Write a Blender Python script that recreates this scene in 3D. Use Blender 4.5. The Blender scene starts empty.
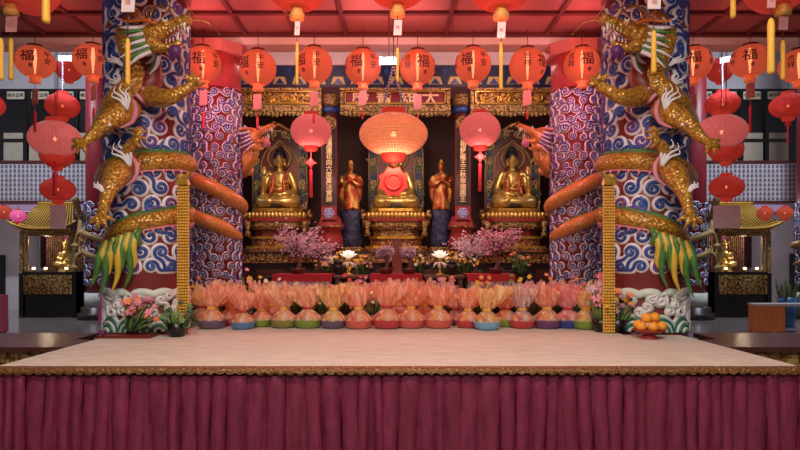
import bpy, math, random
from math import sin, cos, pi, sqrt, radians, atan2
from mathutils import Vector, Matrix
random.seed(7)
SC = bpy.context.scene
COL = SC.collection
F = 600.0; CXP = 396.0; HY = 255.0; CZ = 1.8

def P(px, py, D):
    return (( px - CXP) / F * D, D, CZ - (py - HY) / F * D)
def PX(px, D): return (px - CXP) / F * D
def PZ(py, D): return CZ - (py - HY) / F * D

# ---------------------------------------------------------------- materials
def _nodes(name):
    m = bpy.data.materials.new(name); m.use_nodes = True
    nt = m.node_tree
    return m, nt, nt.nodes['Principled BSDF'], nt.nodes['Material Output']
def _tc(nt, scale=(1, 1, 1)):
    tc = nt.nodes.new('ShaderNodeTexCoord'); mp = nt.nodes.new('ShaderNodeMapping')
    mp.inputs['Scale'].default_value = scale
    nt.links.new(tc.outputs['Object'], mp.inputs['Vector'])
    return mp.outputs['Vector']
def _ramp(nt, fac, stops):
    r = nt.nodes.new('ShaderNodeValToRGB')
    e = r.color_ramp.elements
    e[0].position, e[0].color = stops[0][0], (*stops[0][1], 1)
    e[1].position, e[1].color = stops[-1][0], (*stops[-1][1], 1)
    for p, c in stops[1:-1]:
        n = e.new(p); n.color = (*c, 1)
    nt.links.new(fac, r.inputs['Fac'])
    return r.outputs['Color']
def _bump(nt, b, h, strength, dist=.01):
    bp = nt.nodes.new('ShaderNodeBump'); bp.inputs['Strength'].default_value = strength
    bp.inputs['Distance'].default_value = dist
    nt.links.new(h, bp.inputs['Height']); nt.links.new(bp.outputs['Normal'], b.inputs['Normal'])
def mat(name, c, rough=.6, metal=0., c2=None, nscale=8., bump=0., spec=.5, stretch=(1, 1, 1), emit=0., ecol=None, voro=False, bdist=.01, stops=None, coat=0., sheen=0.):
    """surface with a little procedural colour variation"""
    m, nt, b, out = _nodes(name)
    b.inputs['Roughness'].default_value = rough; b.inputs['Metallic'].default_value = metal
    b.inputs['Specular IOR Level'].default_value = spec
    b.inputs['Coat Weight'].default_value = coat
    b.inputs['Sheen Weight'].default_value = sheen
    v = _tc(nt, stretch)
    if voro:
        t = nt.nodes.new('ShaderNodeTexVoronoi'); t.inputs['Scale'].default_value = nscale
        fac = t.outputs['Distance']
    else:
        t = nt.nodes.new('ShaderNodeTexNoise'); t.inputs['Scale'].default_value = nscale
        t.inputs['Detail'].default_value = 3.
        fac = t.outputs['Fac']
    nt.links.new(v, t.inputs['Vector'])
    if c2 is None: c2 = tuple(min(1, x * 1.18) for x in c)
    col = _ramp(nt, fac, stops or [(.3, c), (.7, c2)])
    nt.links.new(col, b.inputs['Base Color'])
    if bump: _bump(nt, b, fac, bump, bdist)
    if emit:
        b.inputs['Emission Color'].default_value = (*(ecol or c), 1)
        b.inputs['Emission Strength'].default_value = emit
    return m
def lantern_skin(name, c, e, strength, transp=.25, mesh_scale=0.):
    """lit paper or mesh skin: glows, scatters, and lets the lamp inside shine through"""
    m, nt, b, out = _nodes(name)
    nt.nodes.remove(b)
    d = nt.nodes.new('ShaderNodeBsdfDiffuse'); d.inputs['Color'].default_value = (*c, 1)
    t = nt.nodes.new('ShaderNodeBsdfTranslucent'); t.inputs['Color'].default_value = (*c, 1)
    tr = nt.nodes.new('ShaderNodeBsdfTransparent'); tr.inputs['Color'].default_value = (*[min(1, .25 + x) for x in c], 1)
    em = nt.nodes.new('ShaderNodeEmission'); em.inputs['Color'].default_value = (*e, 1); em.inputs['Strength'].default_value = strength
    m1 = nt.nodes.new('ShaderNodeMixShader'); m1.inputs[0].default_value = .4
    nt.links.new(d.outputs[0], m1.inputs[1]); nt.links.new(t.outputs[0], m1.inputs[2])
    ad = nt.nodes.new('ShaderNodeAddShader')
    nt.links.new(m1.outputs[0], ad.inputs[0]); nt.links.new(em.outputs[0], ad.inputs[1])
    m2 = nt.nodes.new('ShaderNodeMixShader'); m2.inputs[0].default_value = transp
    v = _tc(nt)
    n = nt.nodes.new('ShaderNodeTexNoise'); n.inputs['Scale'].default_value = 5.
    nt.links.new(v, n.inputs['Vector'])
    ec = _ramp(nt, n.outputs['Fac'], [(.3, tuple(x * .82 for x in e)), (.7, e)])
    nt.links.new(ec, em.inputs['Color'])
    nt.links.new(ad.outputs[0], m2.inputs[1]); nt.links.new(tr.outputs[0], m2.inputs[2])
    nt.links.new(m2.outputs[0], out.inputs['Surface'])
    return m
def film(name, c, transp=.45, rough=.16):
    m, nt, b, out = _nodes(name)
    b.inputs['Base Color'].default_value = (*c, 1); b.inputs['Roughness'].default_value = rough
    v = _tc(nt)
    n = nt.nodes.new('ShaderNodeTexNoise'); n.inputs['Scale'].default_value = 22.; n.inputs['Detail'].default_value = 3
    nt.links.new(v, n.inputs['Vector'])
    _bump(nt, b, n.outputs['Fac'], 1., .03)
    nt.links.new(_ramp(nt, n.outputs['Fac'], [(.35, c), (.72, tuple(min(1, x * 1.25 + .06) for x in c))]), b.inputs['Base Color'])
    tl = nt.nodes.new('ShaderNodeBsdfTranslucent'); tl.inputs['Color'].default_value = (*c, 1)
    tr = nt.nodes.new('ShaderNodeBsdfTransparent'); tr.inputs['Color'].default_value = (*[min(1, .45 + x * .6) for x in c], 1)
    m1 = nt.nodes.new('ShaderNodeMixShader'); m1.inputs[0].default_value = .4
    m2 = nt.nodes.new('ShaderNodeMixShader'); m2.inputs[0].default_value = transp
    v3 = _tc(nt, (1, 1, .22)); n3 = nt.nodes.new('ShaderNodeTexNoise'); n3.inputs['Scale'].default_value = 26.; n3.inputs['Detail'].default_value = 4
    nt.links.new(v3, n3.inputs['Vector'])
    nt.links.new(_ramp(nt, n3.outputs['Fac'], [(.36, (min(1, transp + .4),) * 3), (.52, (transp,) * 3), (.66, (.05,) * 3)]), m2.inputs[0])
    pale = tuple(min(1, x * .6 + .4) for x in c)
    nt.links.new(_ramp(nt, n3.outputs['Fac'], [(.4, c), (.56, c), (.68, pale)]), b.inputs['Base Color'])  # pale crease streaks put into the colour as highlights on the film
    nt.links.new(b.outputs[0], m1.inputs[1]); nt.links.new(tl.outputs[0], m1.inputs[2])
    nt.links.new(m1.outputs[0], m2.inputs[1]); nt.links.new(tr.outputs[0], m2.inputs[2])
    nt.links.new(m2.outputs[0], out.inputs['Surface'])
    return m
def glow(name, c, s):
    m, nt, b, out = _nodes(name); nt.nodes.remove(b)
    em = nt.nodes.new('ShaderNodeEmission'); em.inputs['Color'].default_value = (*c, 1); em.inputs['Strength'].default_value = s
    nt.links.new(em.outputs[0], out.inputs['Surface']); return m

M = {}
M['gold'] = mat('gold_leaf', (.58, .33, .05), .32, .75, c2=(.8, .52, .1), nscale=14, bump=.25)
M['gold_bright'] = mat('polished_gold', (.62, .43, .11), .3, .7, c2=(.8, .6, .2), nscale=12, bump=.2)
M['gold_scale'] = mat('gold_dragon_scale', (.42, .21, .03), .3, .25, nscale=36, voro=True, bump=.9, bdist=.012, stops=[(.0, (.66, .37, .045)), (.45, (.5, .25, .03)), (.75, (.3, .13, .02))], coat=.3)
M['orange_scale'] = mat('orange_dragon_scale', (.6, .2, .04), .35, .1, nscale=36, voro=True, bump=.35, bdist=.01, stops=[(.0, (.8, .36, .09)), (.5, (.72, .3, .07)), (.8, (.55, .2, .05))], coat=.3)
M['carved'] = mat('gilded_carving', (.3, .05, .03), .4, .45, nscale=17, bump=1., bdist=.03, stops=[(.40, (.1, .025, .016)), (.5, (.28, .16, .04)), (.62, (.58, .42, .14))])  # gilt on red ground; crevice shade and highlights put into these carving ramps
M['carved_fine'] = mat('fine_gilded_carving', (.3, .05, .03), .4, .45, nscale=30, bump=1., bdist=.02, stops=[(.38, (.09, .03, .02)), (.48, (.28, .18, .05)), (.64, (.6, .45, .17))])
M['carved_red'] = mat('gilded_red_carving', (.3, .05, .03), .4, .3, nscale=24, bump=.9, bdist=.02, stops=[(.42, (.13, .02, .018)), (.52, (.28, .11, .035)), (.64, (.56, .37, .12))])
M['red_ground'] = mat('dark_red_lacquer', (.15, .018, .018), .45, nscale=6, c2=(.2, .026, .024))
M['maroon_wood'] = mat('maroon_wood', (.07, .014, .012), .4, nscale=5, stretch=(1, 1, .2), c2=(.1, .02, .016))
M['dark_wood'] = mat('dark_wood', (.022, .012, .01), .35, nscale=4, stretch=(4, 4, .4), c2=(.04, .02, .015))
M['black'] = mat('black_lacquer', (.008, .007, .007), .3, nscale=4)
M['red_paint'] = mat('red_paint', (.3, .025, .025), .5, nscale=3)
M['red_pillar'] = mat('red_pillar_paint', (.22, .012, .02), .45, nscale=3)
M['red_cloth'] = mat('red_cloth', (.45, .02, .03), .8, nscale=30, bump=.2)
M['white_relief'] = mat('white_relief_paint', (.72, .68, .72), .45, nscale=10, c2=(.82, .78, .8))
M['blue_relief'] = mat('blue_relief_paint', (.012, .03, .2), .35, nscale=7, c2=(.04, .1, .36))
M['violet_relief'] = mat('violet_relief_paint', (.1, .03, .2), .4, nscale=7, c2=(.17, .06, .3))
M['teal_relief'] = mat('teal_relief_paint', (.02, .13, .1), .4, nscale=7, c2=(.04, .2, .16))
M['pale_green'] = mat('pale_green_relief', (.55, .66, .58), .5, nscale=9, c2=(.75, .8, .74))
M['green_paint'] = mat('green_paint', (.04, .16, .04), .4, nscale=12, c2=(.1, .26, .05))
M['yellow_paint'] = mat('yellow_paint', (.6, .42, .05), .4, nscale=12)
M['pink_paint'] = mat('pink_paint', (.6, .22, .28), .5, nscale=9)
M['purple'] = mat('purple_paint', (.1, .02, .12), .5, nscale=9)
M['orange_paint'] = mat('orange_paint', (.75, .2, .05), .4, nscale=9)
M['ivory'] = mat('ivory_paint', (.8, .74, .62), .4)
M['cream_beam'] = mat('cream_beam_paint', (.66, .56, .53), .6, nscale=3)
M['ceiling_red'] = mat('red_ceiling_board', (.27, .085, .085), .6, nscale=1.2, c2=(.32, .105, .1))
M['joist'] = mat('dark_joist', (.1, .02, .022), .6)
M['plaster'] = mat('pale_plaster', (.5, .48, .5), .8, nscale=2, c2=(.56, .54, .55))
M['dark_wall'] = mat('dark_recess_wall', (.05, .014, .014), .7, nscale=3)
M['string'] = mat('dark_string', (.05, .02, .02), .8)
M['card'] = mat('pink_paper_card', (.62, .26, .25), .8, nscale=4, c2=(.7, .32, .3))
M['card_white'] = mat('white_paper_card', (.75, .6, .6), .8, nscale=4)
M['tassel_yellow'] = mat('yellow_silk_tassel', (.75, .42, .05), .6, nscale=60, stretch=(1, 1, .1), bump=.4)
M['tassel_red'] = mat('red_silk_tassel', (.6, .03, .04), .6, nscale=60, stretch=(1, 1, .1), bump=.4)
M['lantern'] = lantern_skin('lit_red_paper', (.45, .09, .05), (1., .2, .095), .3, .22)
M['lantern_dim'] = lantern_skin('dim_red_paper', (.5, .05, .04), (1., .1, .06), .22, .12)
M['lantern_mesh'] = lantern_skin('lit_pink_mesh', (.6, .24, .26), (1., .2, .19), .34, .15)
M['lantern_hot'] = lantern_skin('lit_orange_mesh', (.6, .26, .12), (1., .3, .1), .5, .25)
M['lantern_wire'] = mat('lantern_wire', (.8, .3, .22), .5)
M['lantern_wire_pale'] = mat('pale_lantern_wire', (.9, .6, .48), .5)
M['lantern_tube'] = mat('orange_paper_tube', (.7, .16, .06), .7, emit=.25, ecol=(1, .2, .06))
M['lantern_gold'] = mat('lantern_gold_cap', (.75, .38, .1), .5, .2, nscale=30, bump=.5)
M['bulb'] = glow('lit_bulb', (1., .62, .28), 9.)
M['tube'] = glow('lit_fluorescent_tube', (.75, .83, 1.), 9.)
M['ink'] = mat('black_ink', (.03, .008, .008), .7)
M['gold_ink'] = mat('gold_lettering', (.8, .55, .2), .4, .4)
M['blue_frieze'] = mat('blue_frieze_paint', (.006, .014, .055), .5, nscale=8, c2=(.012, .028, .1))
M['floor'] = mat('polished_stone_floor', (.2, .175, .17), .16, nscale=1.5, c2=(.26, .23, .22))
M['bead'] = mat('gold_beads', (.72, .42, .06), .4, .2, c2=(.85, .55, .12))
# ---------------------------------------------------------------- mesh builder
def catmull(pts, n=8):
    pts = [Vector(p) for p in pts]; out = []
    L = len(pts)
    for i in range(L - 1):
        p0 = pts[max(i - 1, 0)]; p1 = pts[i]; p2 = pts[i + 1]; p3 = pts[min(i + 2, L - 1)]
        for k in range(n):
            t = k / n
            out.append(.5 * ((2 * p1) + (p2 - p0) * t + (2 * p0 - 5 * p1 + 4 * p2 - p3) * t * t + (3 * p1 - p0 - 3 * p2 + p3) * t ** 3))
    out.append(pts[-1]); return out
class MB:
    def __init__(s): s.v = []; s.f = []; s.m = []; s.s = []
    def add(s, v, f, m=0, sm=True):
        o = len(s.v); s.v += [tuple(x) for x in v]
        for q in f: s.f.append(tuple(i + o for i in q)); s.m.append(m); s.s.append(sm)
        return s
    def box(s, x0, x1, y0, y1, z0, z1, m=0, bev=0.):
        if x0 > x1: x0, x1 = x1, x0
        if bev:
            b = min(bev, (x1 - x0) / 3, (y1 - y0) / 3, (z1 - z0) / 3)
            r = []
            for z, i in ((z0, b), (z0 + b, 0), (z1 - b, 0), (z1, b)):
                r.append([(x0 + b, y0 + i, z), (x1 - b, y0 + i, z), (x1 - i, y0 + b, z), (x1 - i, y1 - b, z), (x1 - b, y1 - i, z), (x0 + b, y1 - i, z), (x0 + i, y1 - b, z), (x0 + i, y0 + b, z)])
            v = [p for q in r for p in q]; f = []
            for k in range(3):
                for i in range(8):
                    j = (i + 1) % 8; f.append((k * 8 + i, k * 8 + j, k * 8 + 8 + j, k * 8 + 8 + i))
            f.append(tuple(range(7, -1, -1))); f.append(tuple(range(24, 32)))
            return s.add(v, f, m, False)
        v = [(x, y, z) for z in (z0, z1) for y in (y0, y1) for x in (x0, x1)]
        return s.add(v, [(0, 2, 3, 1), (4, 5, 7, 6), (0, 1, 5, 4), (2, 6, 7, 3), (0, 4, 6, 2), (1, 3, 7, 5)], m, False)
    def lathe(s, prof, n=24, c=(0, 0, 0), m=0, sc=(1, 1), rf=None, sm=True, caps=True):
        v = []; f = []
        for k, (r, z) in enumerate(prof):
            for i in range(n):
                a = 2 * pi * i / n
                rr = r if rf is None else rf(r, a, k / (len(prof) - 1))
                v.append((c[0] + rr * cos(a) * sc[0], c[1] + rr * sin(a) * sc[1], c[2] + z))
        for k in range(len(prof) - 1):
            for i in range(n):
                j = (i + 1) % n; f.append((k * n + i, k * n + j, k * n + n + j, k * n + n + i))
        if caps:
            if prof[0][0] > 1e-5: f.append(tuple(range(n - 1, -1, -1)))
            if prof[-1][0] > 1e-5: f.append(tuple(range((len(prof) - 1) * n, len(prof) * n)))
        return s.add(v, f, m, sm)
    def ell(s, c, r, m=0, n=14, k=9):
        if not hasattr(r, '__len__'): r = (r, r, r)
        v = [(c[0], c[1], c[2] - r[2])]
        for j in range(1, k):
            t = -pi / 2 + pi * j / k
            for i in range(n):
                a = 2 * pi * i / n
                v.append((c[0] + r[0] * cos(t) * cos(a), c[1] + r[1] * cos(t) * sin(a), c[2] + r[2] * sin(t)))
        v.append((c[0], c[1], c[2] + r[2])); f = []
        for i in range(n):
            f.append((0, 1 + (i + 1) % n, 1 + i))
            for j in range(k - 2):
                a = 1 + j * n; f.append((a + i, a + (i + 1) % n, a + n + (i + 1) % n, a + n + i))
            f.append((1 + (k - 2) * n + i, 1 + (k - 2) * n + (i + 1) % n, len(v) - 1))
        return s.add(v, f, m)
    def tube(s, pts, r, n=8, m=0, smooth=0, flat=None):
        if smooth:
            if hasattr(r, '__len__'):
                q = catmull([(a, 0, 0) for a in r], smooth); r = [max(x.x, .0015) for x in q]
            pts = catmull(pts, smooth)
        pts = [Vector(p) for p in pts]; L = len(pts)
        if not hasattr(r, '__len__'): r = [r] * L
        v = []; f = []; up = None
        for i, p in enumerate(pts):
            t = (pts[min(i + 1, L - 1)] - pts[max(i - 1, 0)])
            if t.length < 1e-9: t = Vector((0, 0, 1))
            t.normalize()
            if up is None:
                up = Vector((0, 0, 1)) if abs(t.z) < .9 else Vector((1, 0, 0))
            up = (up - t * up.dot(t))
            if up.length < 1e-6: up = t.orthogonal()
            up.normalize(); w = t.cross(up)
            for k in range(n):
                a = 2 * pi * k / n
                v.append(p + (w * cos(a) + up * sin(a) * (flat or 1)) * r[i])
        for i in range(L - 1):
            for k in range(n):
                j = (k + 1) % n; f.append((i * n + k, i * n + j, i * n + n + j, i * n + n + k))
        f.append(tuple(range(n - 1, -1, -1))); f.append(tuple(range((L - 1) * n, L * n)))
        return s.add(v, f, m)
    def torus(s, c, R, r, n=24, k=6, m=0, axis='z'):
        pts = []
        v = []; f = []
        for i in range(n):
            a = 2 * pi * i / n
            for j in range(k):
                b = 2 * pi * j / k; q = R + r * cos(b); h = r * sin(b)
                if axis == 'z': v.append((c[0] + q * cos(a), c[1] + q * sin(a), c[2] + h))
                else: v.append((c[0] + q * cos(a), c[1] - h, c[2] + q * sin(a)))
        for i in range(n):
            for j in range(k):
                i2 = (i + 1) % n; j2 = (j + 1) % k
                f.append((i * k + j, i2 * k + j, i2 * k + j2, i * k + j2))
        return s.add(v, f, m)
    def prism(s, poly, a0, a1, m=0, plane='xz'):
        """extrude a 2-D outline; xz outlines run along y, xy outlines along z"""
        n = len(poly)
        g = (lambda p, h: (p[0], h, p[1])) if plane == 'xz' else ((lambda p, h: (p[0], p[1], h)) if plane == 'xy' else (lambda p, h: (h, p[0], p[1])))
        v = [g(p, a0) for p in poly] + [g(p, a1) for p in poly]
        f = [tuple(range(n)), tuple(range(2 * n - 1, n - 1, -1))]
        for i in range(n):
            j = (i + 1) % n; f.append((i, n + i, n + j, j))
        return s.add(v, f, m, False)
    def cylribbon(s, path, R, w, h, m=0, c=(0, 0), base=0.):
        """raised band along a (arc length, height) path on an upright cylinder"""
        L = len(path); v = []; f = []
        offs = ((-1, 0), (-.72, .8), (0, 1), (.72, .8), (1, 0))
        for i in range(L):
            a = path[max(i - 1, 0)]; b = path[min(i + 1, L - 1)]
            t = (b[0] - a[0], b[1] - a[1]); l = sqrt(t[0] ** 2 + t[1] ** 2) or 1
            n = (-t[1] / l, t[0] / l)
            tp = min(1, (L - 1 - i) / 5 + .25, i / 3 + .5)
            for o, hh in offs:
                sx = path[i][0] + n[0] * o * w * tp; z = path[i][1] + n[1] * o * w * tp
                th = sx / R; rr = R + base + h * hh - (.004 if hh == 0 else 0)
                v.append((c[0] + rr * sin(th), c[1] - rr * cos(th), z))
        for i in range(L - 1):
            for k in range(4):
                f.append((i * 5 + k, i * 5 + k + 1, i * 5 + 6 + k, i * 5 + 5 + k))
        f.append((0, 1, 2, 3, 4)); f.append(tuple((L - 1) * 5 + k for k in (4, 3, 2, 1, 0)))
        return s.add(v, f, m)
    def mapv(s, fn):
        s.v = [tuple(fn(Vector(p))) for p in s.v]; return s
    def flip(s):
        s.v = [(-x, y, z) for x, y, z in s.v]; s.f = [tuple(reversed(q)) for q in s.f]; return s
    def join(s, o, off=(0, 0, 0), mo=0):
        b = len(s.v); s.v += [(x + off[0], y + off[1], z + off[2]) for x, y, z in o.v]
        s.f += [tuple(i + b for i in q) for q in o.f]; s.m += [i + mo for i in o.m]; s.s += o.s
        return s
    def mesh(s, name, mats):
        me = bpy.data.meshes.new(name); me.from_pydata(s.v, [], s.f)
        for a in (mats if isinstance(mats, (list, tuple)) else [mats]): me.materials.append(a)
        me.polygons.foreach_set('material_index', s.m); me.polygons.foreach_set('use_smooth', s.s)
        me.update(); return me
    def build(s, name, mats, parent=None, loc=None):
        o = bpy.data.objects.new(name, s.mesh(name, mats)); COL.objects.link(o)
        if parent is not None: o.parent = parent
        if loc is not None: o.location = loc
        return o
def tag(o, label=None, cat=None, group=None, kind=None):
    if label: o['label'] = label
    if cat: o['category'] = cat
    if group: o['group'] = group
    if kind: o['kind'] = kind
    return o
def thing(name, label, cat, loc=(0, 0, 0), group=None, rz=0, sc=1):
    o = bpy.data.objects.new(name, None); COL.objects.link(o); o.empty_display_size = .1
    o.location = loc; o.rotation_euler = (0, 0, rz)
    if sc != 1: o.scale = (sc, sc, sc)
    return tag(o, label, cat, group)
def struct(name, mb, m, label=None):
    o = mb.build(name, m); o['kind'] = 'structure'
    if label: tag(o, label, name.split('_')[0])
    return o
def copy_tree(o, parent=None):
    c = o.copy(); COL.objects.link(c)
    if parent is not None: c.parent = parent
    for ch in list(o.children): copy_tree(ch, c)
    return c
def remesh(o, vox, smooth=4):
    mo = o.modifiers.new('r', 'REMESH'); mo.mode = 'VOXEL'; mo.voxel_size = vox; mo.use_smooth_shade = True
    if smooth:
        sm = o.modifiers.new('s', 'SMOOTH'); sm.factor = .5; sm.iterations = smooth
    dg = bpy.context.evaluated_depsgraph_get(); dg.update()
    me = bpy.data.meshes.new_from_object(o.evaluated_get(dg))
    old = o.data; o.modifiers.clear()
    mats = list(old.materials); o.data = me
    me.materials.clear()
    for a in mats: me.materials.append(a)
    for p in me.polygons: p.use_smooth = True; p.material_index = 0
    me.name = o.name
    bpy.data.meshes.remove(old); return o
_tcache = {}
def text(body, size=1., ext=.0):
    key = (body, ext)
    if key not in _tcache:
        cu = bpy.data.curves.new('t', 'FONT'); cu.body = body; cu.align_x = 'CENTER'; cu.align_y = 'CENTER'
        cu.extrude = ext; cu.resolution_u = 3; cu.offset = .012
        o = bpy.data.objects.new('t', cu); COL.objects.link(o)
        dg = bpy.context.evaluated_depsgraph_get(); dg.update()
        me = bpy.data.meshes.new_from_object(o.evaluated_get(dg))
        vs = [tuple(v.co) for v in me.vertices]; fs = [tuple(p.vertices) for p in me.polygons]
        if vs:
            mx = (min(v[0] for v in vs) + max(v[0] for v in vs)) / 2; my = (min(v[1] for v in vs) + max(v[1] for v in vs)) / 2
            vs = [(x - mx, y - my, z) for x, y, z in vs]
        bpy.data.objects.remove(o); bpy.data.curves.remove(cu); bpy.data.meshes.remove(me)
        _tcache[key] = (vs, fs)
    vs, fs = _tcache[key]
    b = MB(); b.add([(x * size, -z, y * size) for x, y, z in vs], fs, 0, False)   # upright, faces the camera
    return b
ORD = ['first', 'second', 'third', 'fourth', 'fifth', 'sixth', 'seventh', 'eighth', 'ninth', 'tenth', 'eleventh', 'twelfth', 'thirteenth', 'fourteenth', 'fifteenth', 'sixteenth', 'seventeenth', 'eighteenth', 'nineteenth', 'twentieth', 'twenty-first', 'twenty-second', 'twenty-third']
def side(m): return 'left' if m > 0 else 'right'
# ================================================================ setting
CEIL_Z = 5.13; HALL_Z = 9.2; STAGE_Z = 1.0
b = MB(); b.box(-16, 16, -4, 20.4, -.2, 0); struct('floor', b, M['floor'])
b = MB(); b.box(-16, 16, -4, 9.05, CEIL_Z, CEIL_Z + .12); struct('ceiling', b, M['ceiling_red'])
b = MB(); b.box(-16, 16, 9.05, 20.4, HALL_Z, HALL_Z + .12); struct('ceiling_hall', b, M['plaster'])
b = MB()
for y in (9.0 - .8 * k for k in range(0, 12)): b.box(-16, 16, y - .035, y + .035, CEIL_Z - .05, CEIL_Z)
for k in range(-14, 15):
    x = -.75 + k * .75 + .0; b.box(x - .028, x + .028, -2, 9.0, CEIL_Z - .04, CEIL_Z)
struct('trim_1', b, M['joist'])
b = MB(); b.box(-16, 16, 9.06, 9.4, 4.98, 5.18); struct('trim_2', b, M['cream_beam'])
b = MB(); b.box(-4.75, 4.75, 12.6, 12.95, 5.79, 6.06); struct('trim_3', b, M['cream_beam'])
b = MB(); b.box(-4.75, 4.75, 12.66, 12.9, 6.06, HALL_Z); struct('wall_front', b, M['ceiling_red'])
b = MB(); b.box(-4.75, 4.75, 14.3, 14.5, 0, HALL_Z); struct('wall_back', b, M['dark_wall'])
b = MB(); b.box(-16, 16, 20.2, 20.4, 0, HALL_Z); struct('wall_far', b, M['plaster'])
for m in (1, -1):
    b = MB(); b.box(-16.2, -16, -4, 20.4, 0, HALL_Z)
    if m < 0: b.flip()
    struct('wall_' + side(m), b, M['plaster'])
    b = MB(); b.box(-4.85, -4.7, 12.6, 14.5, 0, HALL_Z)
    if m < 0: b.flip()
    struct('wall_altar_' + side(m), b, M['dark_wall'])
    b = MB(); b.box(-16, -4.9, 20.05, 20.2, 0, .12)
    if m < 0: b.flip()
    struct('baseboard_' + side(m), b, M['dark_wood'])

# ---------------------------------------------------------------- upper gallery at both sides of the hall
M['niche'] = mat('niche_panel', (.55, .53, .56), .6)
def niche_panel_mat():
    m, nt, bs, out = _nodes('niche_tiles')
    v = _tc(nt)
    bs.inputs['Roughness'].default_value = .6
    n = nt.nodes.new('ShaderNodeTexNoise'); n.inputs['Scale'].default_value = 4
    nt.links.new(v, n.inputs['Vector'])
    nt.links.new(_ramp(nt, n.outputs['Fac'], [(.3, (.44, .42, .46)), (.7, (.54, .52, .55))]), bs.inputs['Base Color'])
    return m
M['niche'] = niche_panel_mat()
M['niche_dark'] = mat('niche_figure', (.15, .13, .15), .5, nscale=9)
M['cream_screen'] = mat('cream_window_screen', (.46, .4, .3), .7, nscale=3)
M['lilac'] = mat('lilac_plaster', (.42, .3, .42), .7, nscale=2)
M['sign_cream'] = mat('cream_plaque', (.62, .56, .4), .6, nscale=5)
for m in (1, -1):
    x0, x1 = -15.9, -8.95
    fl = (lambda q: q.flip()) if m < 0 else (lambda q: q)
    # gallery slab and front
    b = MB(); b.box(x0, x1 + .25, 18.0, 20.2, 3.12, 3.36); fl(b); struct('trim_gallery_' + side(m), b, M['lilac'])
    t = thing('gallery_balustrade', 'white %s gallery front covered in rows of small niche figures' % side(m), 'balustrade', (0, 18.0, 3.36), 'niche-covered gallery fronts')
    b = MB(); b.box(x0, x1, 0, .12, .06, 1.2); fl(b).build('panel', M['niche'], t)
    b = MB()
    for i in range(55):
        for j in range(8):
            x = x1 - .09 - i * .126; z = .13 + j * .138
            b.box(x - .034, x + .034, -.016, .004, z - .042, z + .02); b.box(x - .02, x + .02, -.02, .004, z + .02, z + .05)
    fl(b).build('niche_figures', M['niche_dark'], t)['kind'] = 'stuff'
    b = MB(); b.box(x0, x1, -.04, .16, 1.2, 1.27); b.box(x0, x1, -.04, .16, 0, .06); fl(b).build('rail', M['maroon_wood'], t)
    # dark windows behind the gallery
    t = thing('gallery_window', 'dark %s gallery window wall with cream lower screens' % side(m), 'window', (0, 20.0, 3.36), 'dark gallery windows')
    b = MB(); b.box(x0, x1 + .3, 0, .18, 0, 3.98); fl(b).build('backing', M['black'], t)
    for k in range(4):
        xx = PX(101 - k * 25.5, 19.9)
        b = MB(); b.box(xx - .72, xx - .06, -.06, 0, .35, 2.5); fl(b).build('screen', M['cream_screen'], t)
        b = MB(); b.box(xx - .06, xx + .07, -.09, 0, 0, 3.9); fl(b).build('mullion', M['black'], t)
        b = MB(); b.box(xx - .78, xx, -.1, -.0, 2.2, 2.3); fl(b).build('crossbar', M['black'], t)
    for k in range(4):
        xx = PX(87 - k * 24.5, 19.8) * m; 
        s = thing('name_plaque', 'small cream plaque with four dark characters, %s from the pillar in the %s gallery' % (ORD[k], side(m)), 'sign', (xx, 19.9, 7.1), 'plaques over the gallery windows')
        b = MB(); b.box(-.3, .3, 0, .1, -.13, .13, bev=.02); b.build('board', M['sign_cream'], s)
        for q, ch in enumerate('佛光普照'): b = text(ch, .14, 0); b.mapv(lambda p: (p.x + (q - 1.5) * .138, p.y - .012, p.z)); b.build('lettering', M['ink'], s)
    # downlight under gallery
    s = thing('ceiling_downlight', 'bright round downlight under the %s gallery slab' % side(m), 'light', (PX(44 if m > 0 else 747, 18.35), 18.35, 3.12), 'downlights under the gallery')
    b = MB(); b.lathe([(.16, -.04), (.2, 0)], 16); b.build('rim', M['plaster'], s)
    b = MB(); b.lathe([(.13, -.055), (.13, -.035)], 16); b.build('lens', M['tube'], s)
    # lattice screen on the wall below the gallery
    s = thing('lattice_screen', 'dark wooden lattice screen on the wall under the %s gallery' % side(m), 'screen', (m * PX(62, 19.9), 20.1, .0), 'lattice screens')
    b = MB(); b.box(-.8, .8, .03, .1, 1.4, 3.1); b.build('backing', M['dark_wood'], s)
    b = MB()
    for i in range(11): b.box(-.8 + i * .16 - .022, -.8 + i * .16 + .022, -.03, .03, 1.4, 3.1)
    for i in range(12): b.box(-.8, .8, -.03, .03, 1.4 + i * .154 - .02, 1.4 + i * .154 + .02)
    b.build('lattice', M['maroon_wood'], s)
b = MB(); b.box(-14.4, -12.0, 19.6, 20.2, 0, 3.12); struct('wall_pier_left', b, M['plaster'])
b = MB(); b.box(11.9, 13.0, 19.6, 20.2, 0, 3.12); struct('wall_pier_right', b, M['plaster'])
b = MB(); b.box(-13.6, -12.75, 19.55, 19.6, 0, 1.8); struct('door_1', b, M['black'])
b = MB(); b.box(12.85, 13.6, 19.5, 19.6, 0, 1.85); struct('door_2', b, M['black'])

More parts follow.
